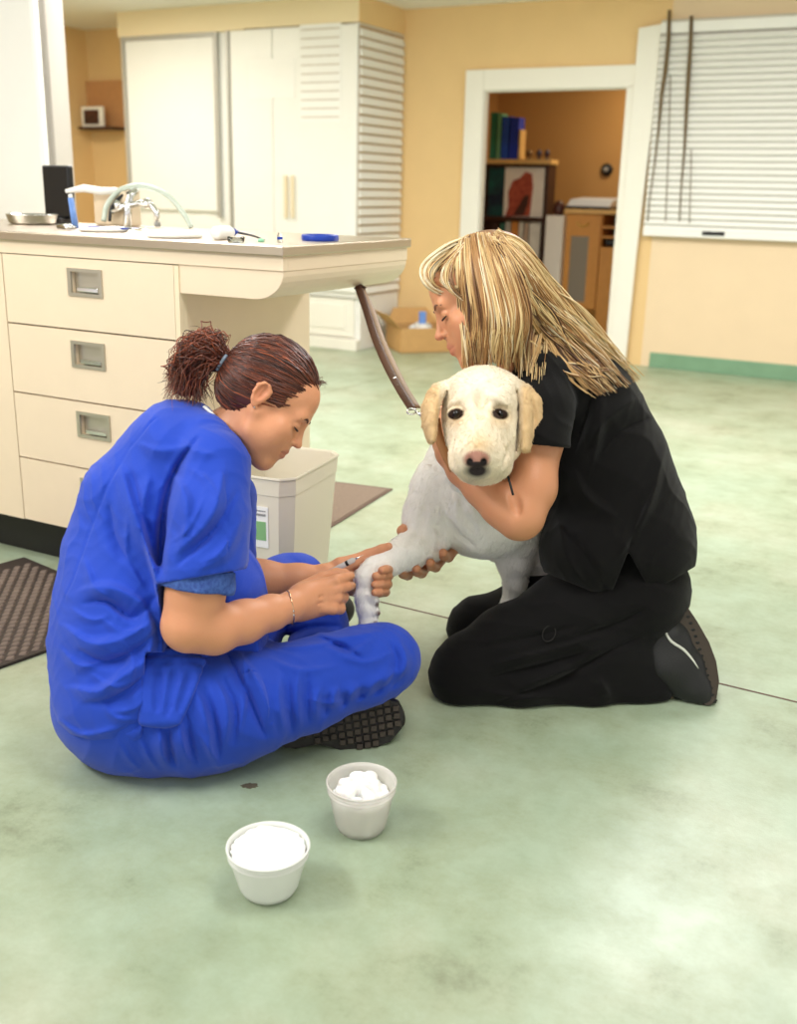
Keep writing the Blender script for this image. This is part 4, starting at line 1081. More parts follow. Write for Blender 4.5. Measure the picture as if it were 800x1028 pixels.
# ---------------------------------------------------------------- woman in blue
BLUE = mat('royal_blue_cloth', (32,70,188), .75, bump=.25, bscale=900, var=.05, vscale=5, sheen=.15, spec=.25)
BLUEP = BLUE
def blue_woman():
    base = P(160, 778, 2.0); base[2] = 0
    t = empty('person', base, 'seated person in royal blue scrubs with red-brown ponytail, cross-legged, leaning over the dog paw', 'person')
    # ------------ head
    o = P(268, 404, 2.02)
    X_, Y_, Z_ = frame((.775, -.63, .0), (.63, .775, 0))
    s = .93
    neck = [(P(256, 412, 2.03), P(224, 442, 2.05), .047, .052), (P(224, 442, 2.05), P(217, 450, 2.05), .050, .050)]
    hv, q = headvol(o, X_, Y_, Z_, s, .0018, neck, ext=.17)
    hc = head_color(o, X_, Y_, Z_, s, (214,150,112), (176,98,84), (206,124,92))
    # ------------ arms
    near = armvol([(195,460,1.9),(188,650,1.9),(352,575,2.2)], .0022, .095)
    near.c2([(210,500,1.94,24),(203,560,1.90,27),(196,596,1.89,28),(190,626,1.89,26)], .02)
    near.c2([(189,629,1.89,25),(215,632,1.92,23.5),(245,624,1.97,20.5),(272,615,2.02,16.5),(291,610,2.06,13.5)], .02)
    near.c2([(291,609,2.06,14),(305,603,2.09,14),(322,598,2.12,14)], .012, wd=RT*.25+UP, ws=1.15)
    near.c2([(300,612,2.09,12),(325,606,2.12,12)], .012); near.c2([(300,598,2.09,11),(327,590,2.12,10)], .012)
    near.c2([(326,588,2.115,7.4),(337,583,2.12,6.2),(345,580,2.135,5.2),(352,578,2.15,4.2)], .003)
    near.c2([(328,595,2.11,7.2),(340,591,2.12,6.0),(348,589,2.14,5.2),(353,588,2.17,4.2)], .003)
    near.c2([(328,602,2.11,7.4),(338,600,2.12,6.4),(344,600,2.15,5.6),(346,599,2.18,4.8)], .004)
    near.c2([(324,610,2.10,7.0),(334,611,2.11,6.2),(341,611,2.13,5.8),(342,608,2.16,4.8)], .004)
    near.c2([(302,592,2.14,8),(322,582,2.18,7.6),(337,577,2.20,6.6),(346,576,2.20,5.2)], .006)
    near.stroke([(318,600),(330,597)], .0022, .004, 'd'); near.stroke([(318,606),(330,605)], .0022, .004, 'd')
    far = armvol([(215,560,2.2),(395,545,2.35),(380,605,2.4)], .0022, .05)
    far.c2([(220,500,2.24,30),(222,560,2.24,27),(234,586,2.24,25)], .02)
    far.c2([(234,586,2.24,25),(262,584,2.25,21),(300,582,2.26,15),(326,579,2.27,11.5)], .02)
    far.c2([(326,579,2.27,11),(340,577,2.29,12.5),(352,577,2.31,12.5)], .012, wd=UP, ws=1.15)
    far.c2([(342,586,2.29,9),(355,588,2.32,8)], .01)
    far.c2([(342,568,2.28,9),(355,564,2.285,7.2),(370,557,2.29,5.8),(383,551.5,2.285,4.8),(390,548.5,2.28,4.0)], .005)
    for (y0, y1, rr, xt, kx) in ((566,572,4.8,381,392), (574,578,5.0,375,391), (582,586.5,4.9,374,390), (589,594.5,4.6,374,388)):
        far.c2([(352,y0+3,2.315,6.5),(362,y1,2.335,rr+.8),(kx-10,y1+1,2.345,rr+.4),(kx-1,y1,2.315,rr),(kx-2,y1-.5,2.275,rr),((kx+xt)/2,y1,2.248,rr-.3),(xt+2,y1+.5,2.235,rr-.9)], .002)
    core = Vol(P(150,640,2.08)-[.4,.4,.5], P(150,640,2.08)+[.55,.5,.45], .007)
    core.c2([(160,690,2.08,50),(155,600,2.09,40),(175,530,2.09,40),(205,470,2.06,28)], .03, wd=FW, ws=1.2)
    core.c2([(200,478,2.06,26),(222,446,2.05,23)], .02)
    core.c2([(210,495,1.96,22),(200,480,2.06,28),(218,505,2.22,22)], .02)
    core.c2([(180,705,2.03,36),(375,664,2.14,20)], .02); core.c2([(185,680,2.22,36),(240,630,2.34,26),(295,592,2.43,18)], .02)
    core.c2([(375,664,2.15,18),(330,668,2.34,14),(332,645,2.46,12),(338,620,2.60,11)], .02); core.c2([(298,592,2.44,16),(320,630,2.37,15),(300,700,2.22,14),(262,722,2.14,12)], .02)
    bc = np.array(lin((214,150,112))[:3])
    def col(V):
        c = np.repeat(bc[None, :], len(V), 0); c = hc(V, c)
        return c
    fuse('body', [core, near, far, hv], SKIN, t, [col]*4)
    # ------------ scrub top
    v = Vol(P(150,600,2.05)-[.42,.42,.42], P(150,600,2.05)+[.50,.50,.45], .0032)
    v.el2(148, 640, 2.06, 96, 96, .185, 0, .05); v.el2(150, 700, 2.05, 92, 60, .185, 0, .05)
    v.el2(140, 575, 2.07, 72, 85, .165, 12, .06); v.el2(168, 505, 2.07, 68, 78, .175, 30, .06)
    v.el2(190, 455, 2.07, 50, 38, .175, 25, .05)
    v.c2([(207,442,1.98,26),(190,432,2.06,24),(207,440,2.17,26)], .04)
    v.c2([(168,428,2.05,18),(120,490,2.08,22),(92,545,2.09,20)], .05, wd=FW, ws=2.4)
    v.c2([(213,468,1.94,38),(208,520,1.905,41),(203,560,1.895,41),(200,590,1.89,41)], .02)
    v.c2([(212,500,1.95,34),(228,530,1.93,18),(236,574,1.93,12)], .02)
    v.c2([(225,500,2.22,34),(226,560,2.24,30)], .03)
    v.el2(225, 600, 2.12, 42, 60, .12, 0, .03)
    v.el2(222, 645, 2.06, 46, 36, .15, 0, .03)
    # front below the chest is open towards the lap
    v.noise(.0016, 22, 11)
    v.wrinkle(.0034, .085, RT*.75+UP*.45, 3, 1.0, 1.6); v.wrinkle(.0022, .055, RT*.5-UP*.8, 8, 1.2, 1.6)
    cr = []
    def U_(pts, r): cr.append((pts, r*1.5, 22, .45))
    def G_(pts, r): cr.append((pts, -r*1.6, 13, .6))
    G_([(163,575),(161,545),(165,505),(178,468),(198,440)], .009); G_([(159,575),(160,540),(165,500)], .006)
    U_([(150,478),(142,520),(150,560)], .009); U_([(122,470),(134,512),(150,556),(158,590)], .009); G_([(132,474),(144,520),(158,566)], .007)
    G_([(110,505),(116,540),(134,572)], .006); U_([(172,474),(188,504),(184,545)], .007)
    U_([(226,470),(212,520),(176,556)], .008); G_([(238,495),(216,530),(178,568)], .007); U_([(243,520),(226,556),(196,574)], .006)
    G_([(158,598),(134,620),(108,604),(84,606)], .008); U_([(82,592),(112,590),(146,606)], .009)
    U_([(64,628),(92,646),(126,640),(154,622)], .009); G_([(78,652),(106,664),(140,650),(160,630)], .008)
    U_([(70,690),(98,694),(124,678),(152,660)], .009); G_([(86,706),(110,702),(140,682),(154,656)], .007)
    U_([(140,600),(152,630),(150,670)], .008); G_([(150,610),(160,640),(156,684)], .008); G_([(150,700),(142,724),(118,736)], .005)
    for pts, a_, w_ in (([(84,560),(96,590),(118,604)], .006, 12), ([(60,650),(80,668),(104,664)], .006, 11), ([(100,620),(124,634),(150,628)], .005, 9), ([(90,676),(118,690),(146,676)], .006, 10),
        ([(58,722),(86,738),(128,728)], .006, 12), ([(120,640),(134,664),(130,690)], .006, 10), ([(70,610),(92,622),(110,618)], .005, 9), ([(128,520),(128,560),(146,592)], .006, 10), ([(190,470),(206,480),(220,500)], .005, 10),
        ([(205,500),(190,530),(172,545)], .005, 8), ([(236,530),(220,556),(200,566)], .005, 8), ([(100,700),(116,720),(140,722)], .005, 9), ([(180,440),(196,452),(216,456)], .006, 14), ([(140,445),(160,452),(190,448)], .005, 14), ([(148,700),(134,712),(110,716)], .005, 8)):
        cr.append((pts, a_, w_, .5))
    v.creases(cr)
    G_ = lambda pts, r, k=.014, s_=.55: v.stroke(pts, r, k, 'd', s_)
    # seam of the back opening and sleeve stitching
    G_([(160,415),(128,451),(106,490),(89,534),(73,582),(62,606)], .0028, .003, .5)
    G_([(222,450),(228,500),(229,560)], .0018, .002, .4)
    # bottom hem: cut along the plane that shows as the tunic's lower edge, with side slit
    hem = v.A.copy()
    A3 = lambda px, py, D: P(px, py, D)
    def cutplane(pa, pb, keep):
        # plane through the camera rays of two pixels
        n_ = np.cross(ray(*pa), ray(*pb)); n_ /= np.linalg.norm(n_)
        if (ray(*keep)@n_) > 0: n_ = -n_
        return n_
    g = [(v.lo[k2]+v.h*np.arange(v.n[k2])).astype(np.float32) for k2 in range(3)]
    def dist(n_): return (g[0][:, None, None]-CC[0])*n_[0]+(g[1][None, :, None]-CC[1])*n_[1]+(g[2][None, None, :]-CC[2])*n_[2]
    n1 = cutplane((60,735), (142,755), (120,600)); n2 = cutplane((142,755), (146,650), (100,650))
    n3 = cutplane((146,655), (240,655), (180,500)); 
    lower = np.maximum(dist(n1), dist(n2))       # tunic back panel
    upper = dist(n3)
    v.A = np.maximum(v.A, np.minimum(lower, upper))
    # sleeve mouth: cut and hollow
    a_, b_ = P(164, 584, 1.89), P(240, 573, 1.92)
    n4 = cutplane((160,586), (242,572), (200,500))
    near_side = ((g[0][:, None, None]-P(200,580,2.0)[0])*FW[0]+(g[1][None, :, None]-P(200,580,2.0)[1])*FW[1]+(g[2][None, None, :]-P(200,580,2.0)[2])*FW[2])
    right_ = ((g[0][:, None, None]-P(163,580,1.9)[0])*RT[0]+(g[1][None, :, None]-P(163,580,1.9)[1])*RT[1]+(g[2][None, None, :]-P(163,580,1.9)[2])*RT[2])
    v.A = np.maximum(v.A, np.minimum(np.minimum(dist(n4), -near_side), right_))
    v.c2([(202,574,1.892,34),(200,600,1.89,36.5)], .0, 'd')
    # collar opening around the neck
    v.c2([(256,405,2.03,27),(228,434,2.05,30),(205,462,2.06,30)], .006, 'd')
    v.half([0,0,.004], [0,0,-1])
    soft('scrub_top', v, BLUE, t, it=1)
    # rolled cuff: patterned undershirt band
    cv = Vol(P(200,590,1.9)-.12, P(200,590,1.9)+.12, .0022)
    cv.c2([(202,570,1.895,36),(198,588,1.89,37.5),(197,592,1.89,37)], .004)
    cv.half(P(198,592,1.89), -(UP*.985+RT*.14)); cv.half(P(202,570,1.895), UP*.98+RT*.16)
    cv.c2([(204,550,1.89,30),(196,600,1.89,31)], .0, 'd')
    cv.noise(.0015, 90, 4)
    soft('undershirt_cuff', cv, mat('blue_knit', (70,104,176), .85, bump=.5, bscale=500, rgb2=(44,70,140), vscale=160), t)
    MB().tube(smooth_path([P(205,408,2.00), P(217,420,1.985), P(228,440,1.98), P(231,448,1.985)], 14), .0040, seg=8, flat=.6).build('undershirt_collar', mat('white_knit', (226,226,222), .8), t)
    # ------------ trousers
    w = Vol(P(220,680,2.1)-[.42,.42,.30], P(220,680,2.1)+[.62,.62,.32], .0034)
    w.el2(150, 700, 2.06, 96, 78, .185, 0, .04); w.el2(200, 715, 2.03, 80, 62, .13, 0, .04)
    w.c2([(190,712,2.0,58),(245,706,2.02,50),(310,688,2.07,44),(365,668,2.12,38),(384,661,2.14,34)], .03)
    w.c2([(384,662,2.14,34),(372,672,2.2,34),(330,668,2.34,28),(330,640,2.46,24)], .03)     # right shin going under
    w.c2([(180,680,2.22,58),(240,625,2.34,42),(285,590,2.42,30),(300,584,2.44,26)], .04)
    w.c2([(300,586,2.44,26),(320,625,2.36,26),(300,700,2.2,26),(250,725,2.12,28)], .03)    # left shin crossing
    w.el2(235, 690, 2.12, 60, 60, .14, 0, .04)
    w.noise(.0016, 24, 5); w.wrinkle(.003, .08, RT*.9+UP*.25, 21, 1.0, 1.6); w.wrinkle(.002, .05, RT*.4+FW*.6+UP*.5, 5, 1.2, 1.6)
    cr = []
    def U_(pts, r): cr.append((pts, r*1.45, 15, .5))
    def G_(pts, r, k=0, s_=0): cr.append((pts, -r*1.5, 10, .6)) if k == 0 else seam.append((pts, r, k, s_))
    seam = []
    G_([(228,655),(250,700),(268,742)], .009); U_([(240,655),(262,690),(275,735)], .008)
    U_([(330,650),(352,656),(375,640)], .006); G_([(322,640),(344,650),(366,662)], .006); U_([(315,634),(340,640),(380,634)], .006)
    for (a, b) in (((280,676),(286,738)), ((300,672),(302,728)), ((322,690),(318,722)), ((340,690),(336,712)), ((362,688),(350,704)), ((384,680),(366,700)), ((398,672),(384,694))):
        U_([a, ((a[0]+b[0])/2-3, (a[1]+b[1])/2), b], .006); G_([(a[0]+9, a[1]+4), (b[0]+8, b[1]-2)], .005)
    U_([(400,640),(408,665),(396,690)], .007); G_([(392,645),(399,665),(390,688)], .004)
    for (a, b, c) in (((196,690),(206,720),(212,760)), ((178,715),(182,742),(190,768)), ((215,680),(228,712),(226,748)), ((160,730),(162,752),(168,770))):
        U_([a, b, c], .007); G_([(a[0]+9, a[1]), (b[0]+9, b[1]), (c[0]+9, c[1])], .006)
    U_([(256,575),(280,566),(302,570)], .006); G_([(262,585),(285,578),(306,584)], .005); G_([(280,640),(310,630),(340,628)], .006)
    for pts, a_, w_ in (([(270,660),(300,672),(340,668)], .005, 10), ([(345,660),(370,664),(395,654)], .005, 9), ([(280,650),(310,648),(345,642)], .005, 9), ([(244,660),(246,700),(240,740)], .006, 10), ([(200,735),(212,755),(222,772)], .006, 8), ([(140,740),(150,760),(160,775)], .005, 8), ([(120,745),(130,762),(142,774)], .004, 8), ([(310,700),(330,706),(350,700)], .004, 7)):
        cr.append((pts, a_, w_, .5))
    w.creases(cr)
    # flap pocket of the trousers
    w.stroke([(225,680),(262,672),(270,700),(272,740)], .0025, .003, 'd', .5)
    w.half([0,0,.003], [0,0,-1])
    soft('scrub_trousers', w, BLUE, t, it=1)
    # tunic side pocket
    pk = Vol(P(180,690,1.9)-.16, P(180,690,1.9)+.16, .0026)
    poly = [(148,653),(207,660),(200,675),(192,700),(182,716),(170,729),(150,722),(144,708)]
    surf = []
    def D_at(x, y):
        a1 = w.hit(x, y); a2 = v.hit(x, y); z_ = [d for d in (a1, a2) if d]; return min(z_) if z_ else None
    for i in range(9):
        y = 656+i*8.5
        xs0 = 149-(i*.6); xs1 = 206-(i*3.6); 
        last = None
        nodes = []
        for x in np.linspace(xs0, xs1, 6):
            D = D_at(x, y)
            if D: nodes.append((x, y, D-.004, 4.6))
        if len(nodes) > 1: pk.c2(nodes, .012)
    pk.noise(.0012, 60, 2)
    for a, b in (((160,662),(158,712)), ((178,664),(168,716)), ((194,668),(180,712))): pk.stroke([a, b], .005, .01, 'd')
    soft('tunic_pocket', pk, BLUE, t, it=2)
    # ------------ shoes
    BL = mat('black_shoe_rubber', (34,31,28), .6); BR = mat('brown_black_tread', (66,58,50), .75)
    sh = Vol(P(330,730,2.12)-[.22,.22,.14], P(330,730,2.12)+[.25,.25,.16], .003)
    fdir = P(398,728,2.12)-P(285,742,2.09); fl = np.linalg.norm(fdir)
    sh.c2([(286,735,2.15,17),(320,728,2.17,17),(360,722,2.19,22),(388,722,2.20,19)], .02)
    sh.half([0,0,.003], [0,0,-1])
    soft('shoe', sh, BL, t)
    # sole facing the viewer: outline plus lugs
    sole = [(276,738),(284,727),(300,722),(322,722),(342,716),(364,706),(386,701),(400,705),(406,717),(403,732),(392,745),(372,753),(350,756),(332,750),(316,748),(296,752),(282,750)]
    def SD(x, y): return 2.075+(x-276)*.00035
    so = MB(); n = len(sole); c0 = (342, 730)
    fr = [P(x, y, SD(x, y)) for x, y in sole]; bk = [P(x, y, SD(x, y))+FW*.03 for x, y in sole]
    cen = P(342,731,SD(342,731)-.004)
    vs = fr+bk+[cen]; fs = [((i+1) % n, i, 2*n) for i in range(n)]+[(i, (i+1) % n, n+(i+1) % n, n+i) for i in range(n)]+[tuple(range(2*n-1, n-1, -1))]
    so_o = so.add(vs, fs, 0).build('sole', BL, t, bevel=.003)
    lug = MB()
    def inside(x, y):
        c = False; j = n-1
        for i in range(n):
            xi, yi = sole[i]; xj, yj = sole[j]
            if ((yi > y) != (yj > y)) and (x < (xj-xi)*(y-yi)/(yj-yi)+xi): c = not c
            j = i
        return c
    ang = math.radians(-12)
    for i in range(-9, 10):
        for j in range(-5, 6):
            x = 342+(i*8.2)*math.cos(ang)-(j*8.0)*math.sin(ang)*.6+(j % 2)*0; y = 731+(i*8.2)*math.sin(ang)+(j*7.6)*math.cos(ang)
            if not all(inside(x+a, y+b) for a, b in ((-4,0),(4,0),(0,-4),(0,4))): continue
            D = SD(x, y)-.0035; hw, hh = 2.7, 2.5
            f_ = [P(x-hw, y-hh, D-.005), P(x+hw, y-hh-.4, D-.005), P(x+hw, y+hh-.4, D-.005), P(x-hw, y+hh, D-.005)]; b_2 = [P(x-hw-.8, y-hh-.8, D+.006), P(x+hw+.8, y-hh-1.2, D+.006), P(x+hw+.8, y+hh+.4, D+.006), P(x-hw-.8, y+hh+.8, D+.006)]
            lug.add(f_+b_2, [(3,2,1,0),(0,1,5,4),(1,2,6,5),(2,3,7,6),(3,0,4,7)])
    lug.build('tread', BR, so_o)
    s2 = Vol(P(330,618,2.6)-.18, P(330,618,2.6)+.18, .003)
    s2.c2([(310,628,2.56,16),(330,618,2.60,15),(342,612,2.63,14)], .02); s2.el2(342, 614, 2.62, 11, 16, .035, 10, .01)
    s2.half([0,0,.003], [0,0,-1])
    soft('shoe', s2, BL, t)
    # ------------ bracelet, earring
    br = [P(291+3.0*math.cos(a)+ (4 if math.sin(a) < 0 else 0)*0+ (math.sin(a))*2.5, 610+17*math.sin(a), 2.06-.034*math.cos(a)) for a in np.linspace(0, 2*math.pi, 33)[:-1]]
    MB().tube(br, .0016, seg=7, closed=True).build('bracelet', mat('rose_gold', (226,186,150), .25, metal=.9), t)
    for a in (.2, .45): MB().lathe(P(291+3*math.cos(a)+math.sin(a)*2.5, 610+17*math.sin(a), 2.06-.036*math.cos(a)), [(0,-.003),(.003,0),(0,.003)], 10).build('bead', R['chrome'], t)
    MB().lathe(q(-.077,-.001,-.024), [(0,-.002),(.0022,0),(0,.002)], 10).build('earring', R['chrome'], t)
    hb_ = mat('dark_brown_brow', (74,44,30), .7)
    for g_ in (-1, 1): brow(q, g_, hb_, t); lashes(q, g_, mat('dark_lash', (40,26,20), .7), t)
    # ------------ hair
    HC = [lin(c)[:3] for c in ((70,34,24), (92,46,30), (118,58,36), (150,76,46), (54,28,22))]
    HM = mat('auburn_hair', (90,45,30), .42, attr='col', spec=.6)
    hvv = Vol(o-.17, o+.17, .0025)
    hvv.ell(q(0,-.020,.040), np.array((.079,.101,.092))*s, (X_, Y_, Z_), .01)
    hvv.ell(q(0,-.060,-.012), np.array((.058,.050,.050))*s, (X_, Y_, Z_), .03)
    # trim to the hairline: forehead and temples, then below the ears
    n5 = Y_*.86-Z_*.52; hvv.half(q(0,.069,.052), n5, .004)
    hvv.half(q(0,0,-.052), -Z_*.95+Y_*.32, .004)
    hvv.ell(q(-.075,.022,-.022), np.array((.03,.030,.032))*s, (X_, Y_, Z_), .004, 'd'); hvv.ell(q(.075,.022,-.022), np.array((.03,.030,.032))*s, (X_, Y_, Z_), .004, 'd')
    hvv.ell(q(-.082,-.006,.003), np.array((.02,.020,.026))*s, (X_, Y_, Z_), .003, 'd'); hvv.ell(q(.082,-.006,.003), np.array((.02,.020,.026))*s, (X_, Y_, Z_), .003, 'd')
    base_c = np.array(lin((86,44,30))[:3])
    hair = soft('hair', hvv, HM, t, lambda V: np.repeat(base_c[None, :], len(V), 0))
    paths = []; rad = []; cols = []
    tie = q(0,-.122,.010); cc_ = q(0,-.020,.040)
    r5 = np.random.default_rng(3)
    Bm = np.array((X_, Y_, Z_)); rr_ = np.array((.080,.102,.093))*s
    def onskull(d): # local dir -> world on hair surface
        l = d/np.linalg.norm(d/rr_*1.0); return l
    RS = np.arange(.135, .055, -.0012)
    def skull(dl, lift=0.0):
        dl = dl/np.linalg.norm(dl); w_d = dl@Bm; pts = cc_+RS[:, None]*w_d; i = np.clip(np.round((pts-hvv.lo)/hvv.h).astype(int), 0, hvv.n-1)
        w = np.where(hvv.A[tuple(i.T)] < 0)[0]; k = RS[w[0]] if len(w) else 1/np.sqrt(((dl/rr_)**2).sum())
        return cc_+w_d*(k+lift)
    tl = (tie-cc_)@Bm.T; tl /= np.linalg.norm(tl)
    for i in range(1500):
        # root anywhere on the scalp behind the hairline
        while True:
            st = r5.normal(size=3); st /= np.linalg.norm(st)
            wpt = skull(st); lx, ly, lz = (wpt-o)@X_/s, (wpt-o)@Y_/s, (wpt-o)@Z_/s
            if (ly-.069)*.86-(lz-.052)*.52 > 0 or lz < -.052+.34*(ly+.0): continue
            if lz < .012 and abs(lx) > .03 and ly > -.035: continue
            break
        n_ = 14; pp = []; ph = r5.uniform(0, 6.28); lf_ = r5.uniform(.0, .003); w_ = r5.normal()*.03
        for tt in np.linspace(0, 1, n_):
            d_l = st*(1-tt)+tl*tt; d_l = d_l/np.linalg.norm(d_l)+np.array([w_, 0, .03])*math.sin(math.pi*tt)+np.array([1,0,1])*.008*math.sin(tt*14+ph)
            pp.append(skull(d_l, lf_*math.sin(math.pi*min(tt*1.2+.1, 1))+.0003))
        paths.append(np.array(pp)); r_ = r5.uniform(.0009,.0018); rad.append(r_*np.sin(np.pi*np.linspace(.12,.97,n_))**.4); cols.append(HC[r5.choice(5, p=[.3,.34,.18,.04,.14])])
    # curly ponytail mass
    for i in range(950):
        st = tie+r5.normal(size=3)*.008
        k_ = i % 5
        if k_ == 0: mid = P(212+r5.normal()*7, 340+r5.normal()*5, 2.03+r5.normal()*.02); end = P(190+r5.normal()*8, 352+r5.normal()*10, 2.03+r5.normal()*.03)
        elif k_ in (1, 2): mid = P(192+r5.normal()*7, 350+r5.normal()*7, 2.03+r5.normal()*.03); end = P(178+r5.normal()*7, 392+r5.normal()*8, 2.03+r5.normal()*.03)
        elif k_ == 3: mid = P(202+r5.normal()*7, 366+r5.normal()*8, 2.02+r5.normal()*.03); end = P(196+r5.normal()*8, 402+r5.normal()*5, 2.03+r5.normal()*.03)
        else: mid = P(186+r5.normal()*7, 362+r5.normal()*7, 2.03+r5.normal()*.03); end = P(176+r5.normal()*6, 374+r5.normal()*8, 2.03+r5.normal()*.03)
        base_p = smooth_path([st, mid, end], 30); fr_ = r5.uniform(9, 17); am = r5.uniform(.0015,.0045); ph = r5.uniform(0, 6.28)
        tt = np.linspace(0, 1, 30); a1 = r5.normal(size=3); a1 /= np.linalg.norm(a1); a2 = np.cross(a1, r5.normal(size=3)); a2 /= np.linalg.norm(a2)
        pp = base_p+(np.sin(tt*fr_*1.6+ph)*am*np.minimum(tt*3, 1))[:, None]*a1+(np.cos(tt*fr_*1.6+ph)*am*np.minimum(tt*3, 1))[:, None]*a2
        paths.append(pp); r_ = r5.uniform(.0006,.0013); rad.append(r_*np.sin(np.pi*np.linspace(.2,.98,30))**.5)
        cols.append(HC[r5.choice(5, p=[.2,.25,.28,.17,.10])])
    # wisps at the forehead
    for i in range(24):
        a = r5.uniform(-.5,.5); st = skull(np.array([math.sin(a), .75, .62]), 0); pp = smooth_path([st, st+Y_*.008+Z_*.006+r5.normal(size=3)*.003, st+Y_*.014+Z_*r5.uniform(-.004,.012)+r5.normal(size=3)*.004], 8)
        paths.append(pp); rad.append(np.linspace(.0007,.0002,8)); cols.append(HC[1])
    strands('hair_locks', paths, rad, cols, HM, hair)
    pv = Vol(tie-.13, tie+.13, .0035)
    pv.c2([(222,362,2.03,9),(208,352,2.03,12),(192,366,2.03,14),(186,386,2.03,12)], .02); pv.noise(.003, 90, 8)
    soft('ponytail', pv, HM, t, lambda V: np.repeat(np.array(lin((84,42,28))[:3])[None, :], len(V), 0))
    MB().tube(smooth_path([tie+X_*-.022+Z_*.012, tie+X_*-.027-Z_*.004+Y_*.002, tie+X_*-.022-Z_*.022+Y_*.004], 10), .0035, seg=8).build('hair_clip', mat('grey_clip', (120,134,150), .3), t)
    return t
blue_woman()
# ================================================================ yellow labrador
def dog():
    base = P(512, 655, 2.56); base[2] = 0
    t = empty('dog', base, 'pale yellow labrador dog facing the camera, front paw held out by the women', 'dog')
    FUR = mat('cream_fur', (236,222,200), .85, attr='col', bump=.3, bscale=420, sheen=.0, spec=.2, var=.06, vscale=60)
    v = Vol(P(480,500,2.45)-[.42,.48,.50], P(480,500,2.45)+[.46,.52,.42], .0034)
    # trunk: neck, chest, ribcage running back towards the woman's lap
    v.c2([(484,425,2.30,30),(482,440,2.36,34),(474,470,2.42,42),(476,505,2.44,44)], .04)
    v.el2(466, 500, 2.42, 44, 50, .10, 0, .04); v.el2(492, 515, 2.45, 48, 44, .12, 10, .04)
    v.c2([(480,505,2.50,48),(525,520,2.60,48),(575,560,2.66,50)], .04); v.el2(585, 590, 2.66, 45, 42, .11, 0, .04)
    # breast bone between the shoulders
    v.c2([(462,470,2.35,20),(470,510,2.34,20),(482,540,2.37,14)], .03)
    # right shoulder and the foreleg held out
    v.el2(438, 500, 2.40, 22, 44, .06, 12, .03)
    v.c2([(436,490,2.38,24),(431,520,2.38,25),(428,543,2.38,21)], .025)
    v.c2([(429,545,2.36,19),(410,553,2.33,17),(392,562,2.305,14),(375,573,2.28,11.8),(368,581,2.27,11.5)], .018)
    v.c2([(368,581,2.27,11),(366,598,2.265,9.3),(368,612,2.265,9.8)], .01)
    v.c2([(368,612,2.265,9.5),(369,626,2.265,8.5),(370,634,2.265,7)], .008)
    for (x, y, D) in ((376,606,2.255),(377,615,2.255),(375,624,2.255)): v.c2([(x-6,y-4,D+.01,5),(x,y,D,4.6)], .006)
    v.c2([(372,598,2.25,5.5),(377,602,2.25,4.5)], .006)
    # left shoulder and standing foreleg
    v.el2(516, 520, 2.50, 24, 44, .07, -8, .03)
    v.c2([(512,535,2.50,22),(516,562,2.52,17),(517,585,2.54,11),(512,612,2.56,9.5),(509,640,2.57,9.5)], .018)
    v.c2([(509,640,2.57,9.5),(508,652,2.56,11),(505,662,2.52,9)], .01)
    # rump and folded hind legs between the woman's knees
    v.c2([(585,600,2.66,30),(545,640,2.70,22),(560,668,2.70,14)], .03)
    # muscle relief
    v.stroke([(446,520),(460,540),(474,548)], .007, .012, 'd', .7); v.stroke([(440,528),(446,540),(440,552)], .006, .012, 'd', .7)
    v.stroke([(462,500),(466,520),(480,540)], .006, .014, 'd', .6); v.stroke([(428,505),(418,535),(408,548)], .005, .012, 'd', .5)
    v.noise(.0012, 60, 9)
    v.half([0,0,.002], [0,0,-1])
    white = np.array(lin((250,247,240))[:3]); cream = np.array(lin((234,212,174))[:3]); pad = np.array(lin((110,84,78))[:3])
    def col(V):
        r = (V-CC); D = r@FW; x = 400+F*(r@RT)/D; y = 514-F*(r@UP)/D
        k = np.clip((x-520)/60, 0, 1)[:, None]; c = white*(1-k)+(white*.45+cream*.55)*k
        for (cx, cy, rr_) in ((379,607,2.6),(380,616,2.6),(377,626,2.4)):
            w = np.clip(1.5-np.hypot(x-cx, y-cy)/rr_, 0, 1)*(D < 2.262); c = c*(1-w[:, None])+pad*w[:, None]
        return c
    # ---- head at finer detail
    hc = P(485, 412, 2.135)
    h = Vol(hc-.22, hc+.22, .0022)
    sh = -.165
    def E_(x, y, D, rx, ry, rd, rot=0, k=.02, op='u'): h.el2(x, y, D+sh, rx, ry, rd, rot, k, op)
    def C_(n, k, op='u', **kw): h.c2([(a[0], a[1], a[2]+sh, a[3]) for a in n], k, op, **kw)
    E_(485, 403, 2.33, 39, 36, .09, 0, .02); E_(485, 422, 2.31, 40, 33, .075, 0, .03)
    E_(465, 392, 2.32, 15, 13, .055, 30, .02); E_(506, 392, 2.32, 15, 13, .055, -30, .02)
    E_(462, 432, 2.29, 14, 26, .055, 8, .02); E_(509, 434, 2.29, 16, 28, .055, -10, .02)
    C_([(468,401,2.25,12),(503,401,2.25,12)], .025)
    C_([(485,410,2.26,18),(481,436,2.205,20),(479,453,2.168,19)], .03)
    E_(481, 446, 2.23, 26, 26, .05, 0, .035)
    E_(466, 457, 2.185, 16, 21, .034, 6, .016); E_(494, 458, 2.185, 16, 21, .034, -6, .016)
    E_(480, 469, 2.20, 18, 13, .035, 0, .015); E_(484, 466, 2.25, 30, 20, .06, 0, .03)
    E_(479, 459, 2.150, 12.5, 9.5, .017, 0, .008)
    for g, ex in ((-1, 457.5), (1, 502)):
        E_(ex, 415, 2.222, 9.5, 6.5, .010, -6*g, .016, 'd')
    h.stroke([(483,386),(484,404),(482,420)], .005, .016, 'd', .55)
    h.stroke([(468,399),(460,401),(452,406)], .004, .010, 'u', .3); h.stroke([(492,399),(500,400),(509,406)], .004, .010, 'u', .3)
    h.stroke([(479,468),(479,479)], .0018, .002, 'd', .2)
